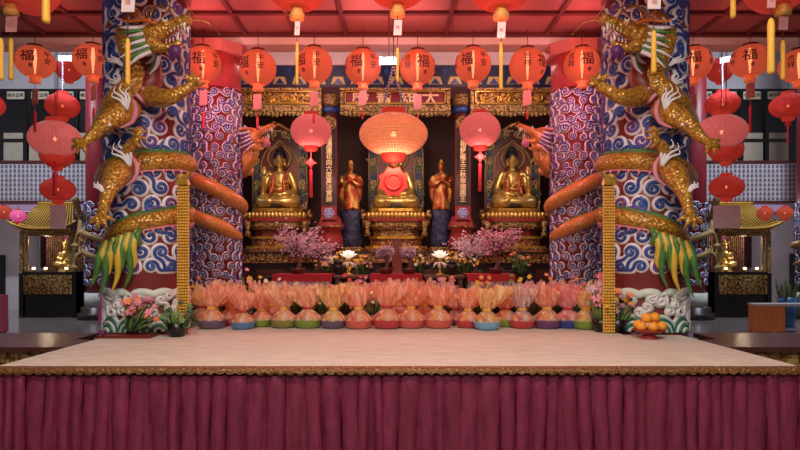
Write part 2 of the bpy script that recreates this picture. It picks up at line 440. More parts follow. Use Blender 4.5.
# ================================================================ stage
def stage():
    t = thing('stage', 'low wide stage platform with pale cloth top between the dragon pillars', 'stage', (0, 0, 0))
    poly = [(-2.87, 4.32), (2.9, 4.32), (2.84, 6.0), (2.28, 6.0), (2.28, 7.5), (-2.28, 7.5), (-2.28, 6.0), (-2.84, 6.0)]
    ins = [(-2.74, 4.4), (2.74, 4.4), (2.74, 5.98), (2.22, 5.98), (2.22, 7.46), (-2.22, 7.46), (-2.22, 5.98), (-2.74, 5.98)]
    b = MB(); b.prism(ins, 0, STAGE_Z - .03, plane='xy'); b.build('platform', M['dark_wood'], t)
    m, nt, bs, out = _nodes('stage_cloth')
    v = _tc(nt, (1, 5, 1)); bs.inputs['Roughness'].default_value = .75
    n = nt.nodes.new('ShaderNodeTexNoise'); n.inputs['Scale'].default_value = 4; n.inputs['Detail'].default_value = 6
    nt.links.new(v, n.inputs['Vector'])
    nt.links.new(_ramp(nt, n.outputs['Fac'], [(.35, (.55, .48, .4)), (.65, (.68, .61, .52))]), bs.inputs['Base Color'])
    _bump(nt, bs, n.outputs['Fac'], .5, .02)
    b = MB(); b.prism(poly, STAGE_Z - .03, STAGE_Z, plane='xy'); b.build('cloth_top', m, t)
    # seams
    return t
stage()
# pleated skirt
def skirt():
    t = thing('stage_skirt', 'maroon pleated satin skirt hanging along the stage front with gold trim', 'curtain', (0, 4.28, 0))
    rnd = random.Random(3)
    xs = []; x = -3.0
    pl = []
    while x < 3.0:
        w = rnd.uniform(.07, .15); pl.append((x, w, rnd.uniform(.02, .06), rnd.uniform(-.5, .5))); x += w
    v = []; f = []; cols = 0
    zs = [.012, .2, .4, .55, .7, .82, .88, .92, .945]
    prof = [(0, 0.), (.12, .55), (.3, .9), (.55, 1.), (.78, .85), (.93, .3), (1.0, -.1)]
    pts = []
    for (x, w, d, lean) in pl:
        for u, h in prof: pts.append((x, w, u, h * d, lean))
    for (x, w, u, h, lean) in pts:
        for z in zs:
            g = min(1, (.96 - z) / .35) ** .7
            sway = (z - .945) * lean * .1
            v.append((x + u * w + sway, -.006 - h * (.35 + .75 * g) - .012 * sin(9 * z + x * 21) * g, z))
    n = len(zs)
    for i in range(len(pts) - 1):
        for k in range(n - 1):
            f.append((i * n + k, i * n + n + k, i * n + n + k + 1, i * n + k + 1))
    b = MB(); b.add(v, f)
    m, nt, bs, out = _nodes('maroon_satin')
    vv = _tc(nt, (3, 3, .6)); nn = nt.nodes.new('ShaderNodeTexNoise'); nn.inputs['Scale'].default_value = 6
    nt.links.new(vv, nn.inputs['Vector'])
    nt.links.new(_ramp(nt, nn.outputs['Fac'], [(.3, (.15, .016, .044)), (.7, (.225, .027, .07))]), bs.inputs['Base Color'])
    bs.inputs['Roughness'].default_value = .4
    n2 = nt.nodes.new('ShaderNodeTexNoise'); n2.inputs['Scale'].default_value = 16
    v2 = _tc(nt, (1.2, 1, .5)); nt.links.new(v2, n2.inputs['Vector']); _bump(nt, bs, n2.outputs['Fac'], .5, .025)
    b.build('pleated_fabric', m, t)
    # gold braid with scalloped fringe
    b = MB(); v = []; f = []; N = 420
    for i in range(N + 1):
        x = -2.98 + 5.96 * i / N
        w = .006 * sin(x * 3.1) + .004 * sin(x * 9)
        zb = .968 - .014 * abs(sin(i * pi / 5)) + w * .4
        for z, y in ((zb, -.052), (.985, -.058 + w), (.999, -.035), (1.003, .03)): v.append((x, y, z))
    for i in range(N):
        for k in range(3): f.append((i * 4 + k, i * 4 + 4 + k, i * 4 + 5 + k, i * 4 + 1 + k))
    b.add(v, f)
    mm = mat('gold_braid', (.25, .1, .03), .45, .35, nscale=55, bump=1., bdist=.01, stretch=(1, 1, 1.6), stops=[(.4, (.13, .045, .02)), (.58, (.25, .11, .03)), (.74, (.6, .4, .12))])
    b.build('gold_fringe', mm, t)
skirt()
# dark carved side tables
for m in (1, -1):
    t = thing('altar_table', 'glossy dark wood table with gilt carved apron at the %s end of the stage' % side(m), 'table', (0, 0, 0), 'carved tables beside the stage')
    fl = (lambda q: q.flip()) if m < 0 else (lambda q: q)
    poly = [(-5.2, 5.5), (-2.93, 5.5), (-2.93, 5.95), (-3.22, 6.02), (-3.22, 6.5), (-5.2, 6.5)]
    mm = M.get('gloss_wood') or mat('gloss_wood', (.06, .018, .014), .24, nscale=5, c2=(.09, .028, .02), stretch=(1, 6, 1)); M['gloss_wood'] = mm
    b = MB(); b.prism(poly, .91, .955, plane='xy'); fl(b).build('table_top', mm, t)
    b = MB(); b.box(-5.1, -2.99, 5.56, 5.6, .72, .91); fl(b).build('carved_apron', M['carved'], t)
    b = MB(); b.box(-5.12, -2.97, 5.57, 5.62, .68, .72); b.box(-5.12, -2.97, 5.57, 5.62, .885, .912); fl(b).build('rail', mm, t)
    for (x, y) in ((-5.08, 5.6), (-3.03, 5.6), (-5.08, 6.42), (-3.3, 6.42)):
        b = MB(); b.box(x - .05, x + .05, y - .03, y + .05, 0, .91, bev=.01); fl(b).build('leg', mm, t)

# ================================================================ carved pillars
def swirl(cx, cz, r, a0, d, turns, tail, R2=1):
    pts = []; n = 26
    for i in range(n):
        t = i / (n - 1); a = a0 + d * turns * 2 * pi * t; rr = r * (.1 + .9 * t)
        pts.append((cx + rr * cos(a), cz + rr * sin(a)))
    a = a0 + d * turns * 2 * pi; hd = a + d * pi / 2; x, z = pts[-1]; st = tail / 12; curl = -d * (.9 / max(r, .03)) * .8
    for i in range(12):
        hd += curl * st * (1 if i < 7 else -.8); x += cos(hd) * st; z += sin(hd) * st; pts.append((x, z))
    return pts
def relief(R, z0, z1, cell, rr, w_white, w_in, mi, seed, dens=1., big=0, inner=(1,)):
    rnd = random.Random(seed); b = MB(); circ = 2 * pi * R
    nx = int(circ / cell); nz = int((z1 - z0) / (cell * .86)); cx = circ / nx
    for j in range(nz):
        for i in range(nx):
            x = (i + .5 * (j % 2)) * cx + rnd.uniform(-.12, .12) * cell
            z = z0 + (j + .5) * (z1 - z0) / nz + rnd.uniform(-.1, .1) * cell
            r = rr * rnd.uniform(.75, 1.2); d = rnd.choice((1, -1))
            p = swirl(x, z, r, rnd.uniform(0, 6.28), d, rnd.uniform(1.25, 1.7), rnd.uniform(.6, 1.3) * cell)
            p = [(q[0], min(max(q[1], z0 + w_white), z1 - w_white)) for q in p]
            b.cylribbon(p, R, w_white, .022, 0)
            b.cylribbon(p, R, w_in, .034, rnd.choice(inner))
    return b
def wave_base(R, z0, z1):
    """white foam clouds over striped sea waves, in relief"""
    b = MB(); rnd = random.Random(5); H = z1 - z0; n = 10; circ = 2 * pi * R
    for k in range(n):                      # concentric wave scallops
        x = k * circ / n
        for q, (r, mi) in enumerate(((.15, 0), (.123, 1), (.096, 0), (.069, 1), (.04, 0))):
            p = [(x + r * cos(a), max(z0 + .012, z0 + r * 1.15 * sin(a))) for a in [pi * i / 16 for i in range(17)]]
            b.cylribbon(p, R, .02, .02 + .012 * q, mi)
    for k in range(34):                     # foam curls
        x = (k + rnd.uniform(-.3, .3)) * circ / 34; z = z0 + H * rnd.uniform(.36, .84); r = rnd.uniform(.035, .06)
        p = swirl(x, z, r, rnd.uniform(0, 6), rnd.choice((1, -1)), 1.2, .16)
        p = [(a, min(max(c, z0 + .05), z1 - .045)) for a, c in p]
        b.cylribbon(p, R, .032, .03, 0)
        b.cylribbon(p, R, .015, .042, 2)
    p = [(circ * i / 120, z1 - .055 + .028 * abs(sin(i * pi / 10)) - .014) for i in range(121)]
    b.cylribbon(p, R, .042, .035, 0)
    return b

PR = .41; PAX = 2.7; PAY = 6.52
def pt(th, rho, z, ax=-PAX, ay=PAY):
    a = radians(th); return (ax + rho * sin(a), ay - rho * cos(a), z)

# dragon head, snout towards +x, origin where skull meets neck, about 1 long
def dragon_head(parent, T, palette, fl, vox=.014):
    g, mane1, mane2, tuft, horn = palette
    hold = [parent]
    def put(b, name, m):
        b.mapv(lambda p: T @ p); return fl(b).build(name, m, hold[0])
    b = MB()
    b.tube([(-.12, 0, -.04), (.06, 0, .02), (.24, 0, .07), (.42, 0, .13), (.62, 0, .19), (.8, 0, .23), (.92, 0, .235)], [.17, .2, .19, .145, .11, .1, .075], 14, smooth=4)
    b.ell((.88, -.06, .27), (.075, .06, .06)); b.ell((.88, .06, .27), (.075, .06, .06))
    b.ell((.46, -.1, .19), (.1, .06, .06)); b.ell((.46, .1, .19), (.1, .06, .06))
    b.tube([(.08, 0, -.1), (.26, 0, -.17), (.46, 0, -.2), (.62, 0, -.17), (.72, 0, -.12)], [.13, .105, .075, .06, .045], 12, smooth=4)
    b.ell((.17, -.12, -.06), (.14, .08, .14)); b.ell((.17, .12, -.06), (.14, .08, .14))
    o = put(b, 'head', g)
    remesh(o, vox, 2); hold[0] = o
    for s in (-1, 1):
        b = MB(); b.ell((.5, s * .135, .235), .052, 0, 12, 8); b.ell((.53, s * .17, .245), .026, 1, 8, 6); put(b, 'eye', [M['ivory'], M['black']])
        b = MB(); b.tube([(.3, s * .1, .2), (.1, s * .15, .27), (-.14, s * .18, .26), (-.36, s * .2, .3)], [.04, .036, .028, .008], 8, smooth=5); put(b, 'horn', horn)
        b = MB(); b.tube([(.86, s * .09, .26), (.98, s * .2, .3), (1.1, s * .3, .26), (1.3, s * .32, .05)], [.012, .01, .009, .006], 5, smooth=6); put(b, 'whisker', M['gold'])
        b = MB()
        for k in range(9):                  # swept cheek mane
            z = .16 - k * .055; l = .42 + .1 * sin(k * 2.3)
            x0 = .1 + .02 * k * (1 if k < 5 else .6)
            b.tube([(x0, s * .12, z), (x0 - l * .45, s * .26, z - .05 - k * .012), (x0 - l, s * .27, z - .02 - k * .035)], [.04, .032, .006], 6, k % 2, smooth=5)
        put(b, 'mane', [mane1, mane2])
        b = MB()
        for k in range(6):                  # ear and crest curls
            a = swirl(-.02 - k * .085, .27 + .03 * (k % 2), .055, k * 1.3, 1, 1.2, .12)
            b.tube([(q[0], s * (.06 + .02 * (k % 3)), q[1]) for q in a], .022, 6, 0)
            b.ell((-.02 - k * .085, s * (.07 + .02 * (k % 3)), .27 + .03 * (k % 2)), (.04, .03, .04), 1, 8, 6)
        put(b, 'crest_curls', [mane1, M['blue_relief']])
        b = MB()
        for k in range(6):
            b.tube([(.5 + k * .07, s * .065, .09 + k * .018), (.505 + k * .07, s * .065, .01 + k * .018)], [.016, .003], 6)
        for k in range(4):
            b.tube([(.46 + k * .07, s * .045, -.14 + k * .012), (.465 + k * .07, s * .045, -.06 + k * .01)], [.016, .003], 6)
        b.tube([(.82, s * .05, .18), (.84, s * .05, .0)], [.026, .004], 6); b.tube([(.68, s * .04, -.11), (.7, s * .04, .03)], [.024, .004], 6)
        put(b, 'teeth', M['ivory'])
    b = MB(); b.ell((.6, 0, -.27), (.12, .09, .12), 0, 12, 8)
    for k in range(7): b.tube([(.52 + k * .03, .02 * (k % 3 - 1), -.3), (.5 + k * .035, .03 * (k % 3 - 1), -.42 - .03 * (k % 2))], [.04, .006], 6)
    put(b, 'beard', tuft)
    b = MB(); b.tube([(.3, 0, -.06), (.46, 0, -.1), (.62, 0, -.07), (.72, 0, -.01)], [.06, .055, .045, .012], 10, smooth=4, flat=.4); put(b, 'tongue', M['red_paint'])

def claw(b, wrist, dirv, up, L, r):
    """five-toed talon spread around a direction"""
    d = Vector(dirv).normalized(); u = Vector(up); u = (u - d * u.dot(d)).normalized(); s = d.cross(u)
    w = Vector(wrist)
    b.ell(w + d * L * .15, r * 1.9)
    for k, a in enumerate((-1.05, -.4, .25, .9)):
        q = (d * cos(a) + s * sin(a)).normalized()
        b.tube([w + d * L * .1, w + q * L * .5 + u * L * .22, w + q * L * .85 + u * L * .08, w + q * L * 1.0 - u * L * .2], [r * 1.25, r * 1.15, r * .85, r * .3], 8, smooth=3)
    q = (-d * .5 + s * .6)
    b.tube([w, w + q * L * .45 + u * L * .1, w + q * L * .7 - u * L * .2], [r * 1.2, r, r * .3], 8, smooth=3)

def flame(b, root, dirv, L, r, n, m=0, bend=(0, 0, 1)):
    d = Vector(dirv).normalized(); q = Vector(bend)
    for k in range(n):
        o = Vector(root) + d.orthogonal() * 0
        kk = (k - (n - 1) / 2)
        dd = (d + q * kk * .28).normalized(); l = L * (1 - .12 * abs(kk))
        b.tube([o, o + dd * l * .5 + q * .08 * L, o + dd * l * .8 - q * .06 * L, o + dd * l + q * .1 * L], [r, r * .9, r * .5, .002], 6, m, smooth=4)

def big_dragon(m):
    fl = (lambda q: q.flip()) if m < 0 else (lambda q: q)
    base = pt(22, .55, 1.9)
    pass
    t = thing('dragon', 'golden dragon coiled around the front %s pillar, open mouth towards the hall centre' % side(m), 'dragon', (0, 0, 0), 'golden dragons on the front pillars')
    path = [(-80, .52, 1.86, .05), (-52, .54, 1.95, .08), (-15, .555, 2.06, .095), (22, .56, 2.14, .105), (65, .56, 2.21, .11), (112, .56, 2.25, .11), (170, .56, 2.37, .11), (230, .56, 2.48, .115), (285, .56, 2.58, .12), (335, .565, 2.68, .125), (375, .565, 2.74, .12), (420, .56, 2.78, .115), (468, .56, 2.8, .115), (530, .56, 2.92, .12), (590, .56, 3.04, .125), (640, .56, 3.14, .13), (685, .57, 3.22, .14), (715, .6, 3.36, .14), (733, .56, 3.52, .13), (732, .54, 3.68, .115), (724, .53, 3.82, .1), (720, .55, 3.95, .095), (727, .62, 4.06, .1), (738, .7, 4.1, .11)]
    pts = []; rad = []
    q = catmull([(a, r, z) for a, r, z, _ in path], 7); rr = catmull([(w, 0, 0) for *_, w in path], 7)
    pts = [pt(v.x, v.y - (.15 if v.z < 3.2 else .15 * max(0, 1 - (v.z - 3.2) / .3)), v.z) for v in q]; rad = [v.x * (.92 if v.z < 3.1 else .86) for v, w_ in zip(q, rr)]
    rad = [w_.x * .92 for w_ in rr]
    b = MB(); b.tube(pts, rad, 16)
    # limbs
    def limb(ps, rs): b.tube([P(*p) for p in ps], rs, 10, smooth=5)
    limb([(132, 106, 5.95), (119, 116, 5.82), (106, 122, 5.72), (94, 134, 5.66), (87, 141, 5.62)], [.12, .12, .085, .06, .045])
    claw(b, P(86, 142, 5.62), (-.75, -.25, -.7), (-.3, -1, .3), .15, .022)
    limb([(146, 92, 6.05), (158, 98, 5.9), (170, 97, 5.8), (183, 91, 5.78), (192, 86, 5.78)], [.12, .1, .08, .06, .045])
    claw(b, P(193, 85, 5.78), (.5, -.25, .8), (.4, -1, .1), .13, .02)
    limb([(124, 166, 6.0), (117, 176, 5.86), (109, 190, 5.74), (105, 203, 5.7), (102, 214, 5.68)], [.11, .12, .08, .055, .045])
    claw(b, P(102, 215, 5.68), (.1, -.3, -1), (0, -1, .2), .15, .022)
    limb([(121, 163, 6.0), (126, 154, 5.9), (130, 146, 5.82), (133, 141, 5.8)], [.08, .07, .055, .045])
    claw(b, P(134, 140, 5.8), (1, -.3, .25), (.2, -1, .5), .16, .022)
    o = fl(b).build('body', M['gold_scale'], t); remesh(o, .015, 3)
    # belly ridges on the neck
    b = MB()
    for i, v in enumerate(q):
        pass
    N = len(pts)
    for i in range(int(N * .70), N - 10, 2):
        c = Vector(pts[i]); out_ = (c - Vector((-PAX, PAY, c.z))).normalized()
        tx = (Vector(pts[min(i + 1, N - 1)]) - Vector(pts[i - 1])).normalized(); s = tx.cross(out_).normalized()
        if s.x < 0: s = -s
        r = rad[i]
        if c.z < 3.2: continue
        b.tube([c + s * r * .75 + out_ * r * .75, c + s * r * 1.35 + out_ * r * .5, c + s * r * 1.6 + out_ * r * .1], [.02, .024, .012], 6, 0, smooth=3)
    fl(b).build('belly_ridges', M['pink_paint'], t)
    b = MB()
    for i in range(int(N * .70), N - 10):
        pass
    cc = [Vector(pts[i]) for i in range(N) if 3.22 < pts[i][2] < 3.9 and i > N * .7]
    if len(cc) > 2:
        b.tube([c + Vector((.13, .02, 0)) for c in cc], [.1] * len(cc), 10)
        fl(b).build('belly', M['red_ground'], t)
    # spine fins: green above, pink below along the coils
    g = MB(); pk = MB(); ridge = []; under = []
    for i in range(8, int(N * .68), 1):
        c = Vector(pts[i]); out_ = (c - Vector((-PAX, PAY, c.z))).normalized(); tx = (Vector(pts[i + 1]) - Vector(pts[i - 1])).normalized()
        r = rad[i]; upv = Vector((0, 0, 1))
        for s in (0, .5):
            cs = c.lerp(Vector(pts[i + 1]), s)
            g.tube([cs + upv * r * .85 + out_ * .03, cs + upv * (r + .03) + out_ * .02 - tx * .015], [.022, .003], 5)
        ridge.append(c + upv * r * .9 + out_ * .03); under.append(c - upv * r * .85 + out_ * .05)
        if i % 2 == 0: pk.tube([c - upv * r * .8 + out_ * .06, c - upv * (r + .05) + out_ * .05 + tx * .03], [.02, .003], 5)
    g.tube(ridge, .016, 5); pk.tube(under, .014, 5)
    fl(g).build('dorsal_fin', M['green_paint'], t); fl(pk).build('belly_fringe', M['pink_paint'], t)
    # flame tufts at shoulder and thigh
    for (px, py, D, dv, L, n) in ((127, 110, 5.78, (-.35, -.1, .9), .27, 4), (130, 166, 5.84, (-.5, -.1, .85), .29, 4), (110, 126, 5.68, (-.6, 0, .7), .14, 3), (103, 192, 5.66, (-.6, 0, .6), .13, 3), (124, 88, 6.0, (-.7, 0, .5), .2, 3), (123, 66, 6.02, (-.7, 0, .4), .2, 3)):
        b = MB(); flame(b, P(px, py, D), dv, L, .016, n, 0, (1, 0, .2)); fl(b).build('flame_tuft', M['white_relief'], t)
    # collar outlines around thigh and shoulder
    b = MB(); b.tube([P(132, 156, 5.84), P(137, 166, 5.8), P(135, 178, 5.8), P(126, 186, 5.8)], [.012, .022, .022, .008], 6, smooth=5); fl(b).build('flame_collar', M['pink_paint'], t)
    b = MB(); b.tube([P(133, 100, 5.76), P(136, 110, 5.74), P(132, 122, 5.74), P(120, 128, 5.72)], [.012, .022, .022, .008], 6, smooth=5)
    fl(b).build('flame_collar', M['pink_paint'], t)
    # tail tuft below the lower coil
    b = MB()
    for k in range(11):
        x = 141 - k * 3.8; y = 229 + k * 1.3; L = 34 + 12 * (k % 3) - (k == 0) * 14
        D = 6.06 - .12 * sin((141 - x) / 30)
        b.tube([P(x, y, D), P(x - 4, y + L * .35, D - .04), P(x - 2 - k * .5, y + L * .7, D), P(x - 9 - k * .4, y + L, D)], [.025, .034, .026, .004], 7, k % 2, smooth=5)
    fl(b).build('tail_tuft', [M['green_paint'], M['yellow_paint']], t)
    # head
    h = P(145, 39, 5.76); S = .54
    T = Matrix.Translation(h) @ Matrix.Rotation(radians(-14), 4, 'Z') @ Matrix.Rotation(radians(-1), 4, 'Y') @ Matrix.Scale(S, 4)
    dragon_head(t, T, (M['gold_scale'], M['white_relief'], M['green_paint'], M['purple'], M['orange_paint']), fl)
    b = MB()
    b.tube([P(152, 22, 5.7), P(146, 12, 5.65), P(158, 6, 5.6), P(170, 12, 5.55), P(176, 20, 5.5)], .008, 5, smooth=6)
    b.tube([P(150, 24, 5.8), P(152, 10, 5.8), P(164, 5, 5.75), P(176, 10, 5.7)], .007, 5, smooth=6)
    fl(b).build('feeler', M['gold'], t)
    return t

for m in (1, -1):
    fl = (lambda q: q.flip()) if m < 0 else (lambda q: q)
    t = thing('carved_pillar', 'thick front %s pillar with white and blue cloud relief and foam base' % side(m), 'pillar', (-PAX * m, PAY, 0), 'front carved pillars')
    top = 4.55
    b = MB(); b.lathe([(PR + .02, 0), (PR + .02, 1.0), (PR - .005, 1.02), (PR - .005, 1.44), (PR, 1.46), (PR, top)], 48); fl(b).build('shaft', M['red_ground'], t)
    b = MB(); b.lathe([(PR, top), (PR + .04, top + .02), (PR + .04, top + .12), (PR - .04, top + .14), (PR - .06, CEIL_Z)], 32); fl(b).build('capital', M['red_paint'], t)
    b = relief(PR, 1.6, 4.5, .185, .07, .044, .022, 1, 11, inner=(1, 1, 1, 1, 2)); fl(b).build('cloud_relief', [M['white_relief'], M['blue_relief'], M['violet_relief']], t)
    b = wave_base(PR + .0, 1.0, 1.46); fl(b).build('wave_relief', [M['pale_green'], M['teal_relief'], M['white_relief']], t)
    big_dragon(m)

# second pair of pillars
QX, QY, QR = 2.76, 9.22, .36
M['cap_red'] = mat('capital_red_paint', (.48, .06, .06), .5); M['cap_slab'] = mat('pink_red_slab', (.48, .16, .15), .6)
for m in (1, -1):
    fl = (lambda q: q.flip()) if m < 0 else (lambda q: q)
    t = thing('carved_pillar', 'thinner %s pillar behind the front pair, pale violet scroll relief below red drum' % side(m), 'pillar', (-QX * m, QY, 0), 'inner carved pillars')
    zt = PZ(88, 9.0)
    b = MB(); b.lathe([(QR, 0), (QR, zt)], 40); fl(b).build('shaft', M['red_ground'], t)
    b = MB(); b.lathe([(QR + .01, zt), (QR + .01, 4.82)], 32); fl(b).build('capital', M['cap_red'], t)
    b = MB(); b.prism([((QR + .12) * cos(pi / 8 + k * pi / 4), (QR + .12) * sin(pi / 8 + k * pi / 4)) for k in range(8)], 4.8, 4.98, plane='xy'); b.build('cap_slab', M['cap_slab'], t)
    b = relief(QR, 1.3, zt, .155, .056, .025, .0115, 1, 23, inner=(1, 2, 2)); fl(b).build('scroll_relief', [M['white_relief'], M['blue_relief'], M['violet_relief']], t)
    d = thing('dragon', 'orange dragon coiled around the inner %s pillar, head reaching towards the altar' % side(m), 'dragon', (0, 0, 0), 'orange dragons on the inner pillars')
    ax, ay = -QX, QY
    path = [(300, .42, 1.9, .08), (240, .45, 1.94, .1), (170, .46, 1.98, .11)]
    def ang(a): return a
    path = [(110, .42, 1.9, .04), (100, .40, 2.06, .1), (60, .41, 2.12, .12), (17, .47, 2.24, .125), (-30, .47, 2.36, .125), (-73, .46, 2.46, .12), (-150, .46, 2.5, .12), (-220, .46, 2.52, .12), (-255, .46, 2.54, .125), (-300, .47, 2.62, .13), (-343, .47, 2.76, .13), (-390, .47, 2.9, .13), (-433, .46, 3.0, .12), (-500, .46, 3.02, .115), (-580, .46, 3.08, .11), (-618, .45, 3.2, .1), (-622, .47, 3.36, .095), (-628, .52, 3.56, .085)]
    q = catmull([(a, r, z) for a, r, z, _ in path], 7); rr = [v.x for v in catmull([(w, 0, 0) for *_, w in path], 7)]
    pts = [pt(v.x, v.y - (.09 if v.z < 3.1 else .02), v.z, ax, ay) for v in q]; rr = [x * .88 for x in rr]
    b = MB(); b.tube(pts, rr, 14)
    b.tube([pt(95, .5, 3.1, ax, ay), P(246, 170, 8.9), P(254, 160, 8.75), P(256, 152, 8.7)], [.08, .065, .05, .035], 10, smooth=4)
    claw(b, P(256, 151, 8.7), (.3, -.3, 1), (.3, -1, 0), .13, .02)
    o = fl(b).build('body', M['orange_scale'], d); remesh(o, .018, 3)
    gmb = MB()
    for i in range(4, len(pts) - 16):
        c = Vector(pts[i]); r = rr[i]
        gmb.tube([c + Vector((0, 0, r * .85)), c + Vector((.01, 0, r + .035))], [.024, .003], 5)
    gmb.tube([Vector(pts[i]) + Vector((0, 0, rr[i] * .95)) for i in range(4, len(pts) - 16)], .016, 5)
    fl(gmb).build('dorsal_fin', M['green_paint'], d)
    h = Vector(pts[-1]); S = .46
    T = Matrix.Translation(h + Vector((.0, -.03, .04))) @ Matrix.Rotation(radians(-10), 4, 'Z') @ Matrix.Rotation(radians(-8), 4, 'Y') @ Matrix.Scale(S, 4)
    dragon_head(d, T, (M['orange_scale'], M['white_relief'], M['violet_relief'], M['pink_paint'], M['orange_paint']), fl, .018)

# outer pillars in the side halls
OX, OY, OR = 8.42, 17.0, .36
M['tan'] = mat('tan_dragon_paint', (.3, .19, .06), .5, .1, nscale=20, c2=(.4, .27, .1))
def outer(m, x, where):
    t = thing('carved_pillar', 'slim %s pillar, red above and blue cloud relief below' % where, 'pillar', (x, OY, 0), 'outer side hall pillars')
    b = MB(); b.lathe([(OR - .02, 0), (OR - .02, 8.9)], 32); b.build('shaft', M['red_pillar'], t)
    b = MB(); b.lathe([(OR + .2, 0), (OR + .2, .16), (OR + .1, .2), (OR + .1, .34), (OR, .36)], 32); b.build('plinth', M['dark_wood'], t)
    b = relief(OR, .95, 3.3, .24, .075, .036, .018, 1, 31); b.build('cloud_relief', [M['white_relief'], M['blue_relief'], M['violet_relief']], t)
    b = MB(); b.lathe([(OR + .01, .36), (OR + .01, .74)], 32); b.build('wave_band', M['pale_green'], t)
    d = thing('dragon', 'small tan dragon coiled around the slim %s pillar' % where, 'dragon', (x, OY, 0), 'small dragons on the outer pillars')
    s = 1 if x < 0 else -1
    path = [(120, .4, 1.5, .03), (60, .43, 1.62, .07), (0, .43, 1.78, .08), (-60, .43, 1.95, .085), (-150, .43, 2.05, .085), (-240, .43, 2.08, .085), (-300, .43, 2.15, .09), (-360, .44, 2.32, .09), (-420, .45, 2.5, .09), (-450, .5, 2.75, .085), (-440, .52, 3.0, .08), (-420, .55, 3.2, .09), (-400, .62, 3.3, .1), (-385, .75, 3.32, .07)]
    q = catmull([(a, r, z) for a, r, z, _ in path], 6); rr = [v.x for v in catmull([(w, 0, 0) for *_, w in path], 6)]
    b = MB(); b.tube([pt(v.x, v.y, v.z, 0, 0) for v in q], rr, 12)
    for (dx, z) in ((-.32, 2.5), (-.34, 1.9)):
        b.tube([(dx * .7, -.3, z), (dx * 1.1, -.42, z - .1), (dx * 1.35, -.4, z - .35)], [.07, .06, .04], 8, smooth=4)
        claw(b, (dx * 1.37, -.4, z - .38), (-.2, -.2, -1), (0, -1, 0), .18, .025)
    for k in range(6):
        b.tube([(-.36 + k * .02, -.36, 3.3 - k * .08), (-.58, -.38, 3.45 - k * .12)], [.03, .005], 5)
    if s < 0: b.flip()
    o = b.build('body', M['tan'], d); remesh(o, .025, 3)
outer(1, -OX, 'left side hall'); outer(-1, OX, 'right side hall'); outer(-1, 11.75, 'far right side hall')
# ================================================================ altar front: posts, boards, frieze
AY = 12.3
M['frieze_gold'] = mat('frieze_gold_motif', (.5, .38, .1), .5, .2, nscale=16, c2=(.7, .55, .2))
t = thing('painted_frieze', 'dark blue painted frieze with a row of gold lotus motifs above the altar boards', 'frieze', (0, 12.66, 5.1))
b = MB(); b.box(-4.7, 4.7, 0, .2, .24, .7); b.build('blue_board', M['blue_frieze'], t)
b = MB(); b.box(-4.7, 4.7, -.03, .2, 0, .24); b.build('lower_rail', M['dark_wall'], t)
for k in range(23):
    b = MB(); g2 = MB()
    x = -4.5 + k * .41
    b.prism([(x - .15, .3), (x + .15, .3), (x + .1, .46), (x - .1, .46)], -.012, 0)
    g2.prism([(x - .1, .31), (x + .1, .31), (x, .43)], -.02, -.01)
    g3 = MB(); g3.prism([(x - .02 + .2, .5), (x + .02 + .2, .5), (x + .05 + .2, .6), (x + .2, .66), (x - .05 + .2, .6)], -.012, 0); g3.build('blue_bud', M['blue_relief'], t)
    lm = b.build('lotus_motif', [M['frieze_gold'], M['blue_relief']], t); g2.build('motif_heart', M['blue_relief'], lm)

M['sign_red'] = mat('sign_red_lacquer', (.2, .02, .03), .4)
M['gold_letter'] = mat('pale_gold_letter', (.85, .66, .36), .5)
def board(x0, x1, label, body=None, m=None):
    D = 12.2; w0, w1 = PX(x0, D), PX(x1, D); cx = (w0 + w1) / 2; W = (w1 - w0) / 2
    zb = PZ(112, D); H = PZ(88, D) - zb
    t = thing('signboard' if body else 'carved_board', label, 'sign' if body else 'carving', (cx, D, zb))
    b = MB(); b.box(-W, W, .02, .12, 0, H); b.build('backing', M['dark_wall'], t)
    b = MB()
    for (a0, a1, c0, c1) in ((-W, W, H - .07, H), (-W, W, 0, .15), (-W, -W + .09, .15, H - .07), (W - .09, W, .15, H - .07)): b.box(a0, a1, -.05, .02, c0, c1, bev=.015)
    gf = b.build('gilt_frame', M['carved_fine'], t)
    b = MB()
    for (a0, a1, c0, c1) in ((-W + .1, W - .1, H - .095, H - .072), (-W + .1, W - .1, .155, .178), (-W + .1, -W + .122, .155, H - .072), (W - .122, W - .1, .155, H - .072)): b.box(a0, a1, -.055, .02, c0, c1)
    b.build('inner_rim', M['gold'], gf)
    if body:
        b = MB(); b.box(-W + .12, W - .12, -.01, .02, .178, H - .09); b.build('panel', M['sign_red'], t)
        for ch, px in zip(body, (360.5, 384, 408.5, 430.5)):
            q = text(ch, .37); q.mapv(lambda p: (p.x + PX(px, D) - cx, p.y - .016, p.z + .178 + (H - .27) / 2)); q.build('lettering', M['gold_letter'], t)
    else:
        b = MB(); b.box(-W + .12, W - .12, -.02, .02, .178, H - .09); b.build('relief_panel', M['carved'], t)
        rnd = random.Random(int(x0)); b = MB()
        for k in range(26):
            x = rnd.uniform(-W + .18, W - .18); z = rnd.uniform(.21, H - .15)
            p = swirl(x, z, .05, rnd.uniform(0, 6), rnd.choice((1, -1)), 1.1, .12)
            b.tube([(min(max(a, -W + .14), W - .14), -.03, min(max(c, .19), H - .1)) for a, c in p][::2], .016, 5)
        b.build('relief_scrolls', M['gold'], t)
    b = MB()
    n = int(W * 2 / .085)                       # carved valance below
    for k in range(n):
        x = -W + (k + .5) * 2 * W / n; d = .05 + .035 * abs(sin(k * .55))
        b.ell((x, -.01, -.02), (.05, .03, d), 0, 8, 6)
    b.build('carved_valance', M['carved_fine'], t)
board(236, 322, 'gilt carved board of scrolling figures above the left seated Buddha')
board(340, 450.5, 'framed dark red signboard with large gold characters above the centre', '殿寶雄大')
board(470, 556, 'gilt carved board of scrolling figures above the right seated Buddha')

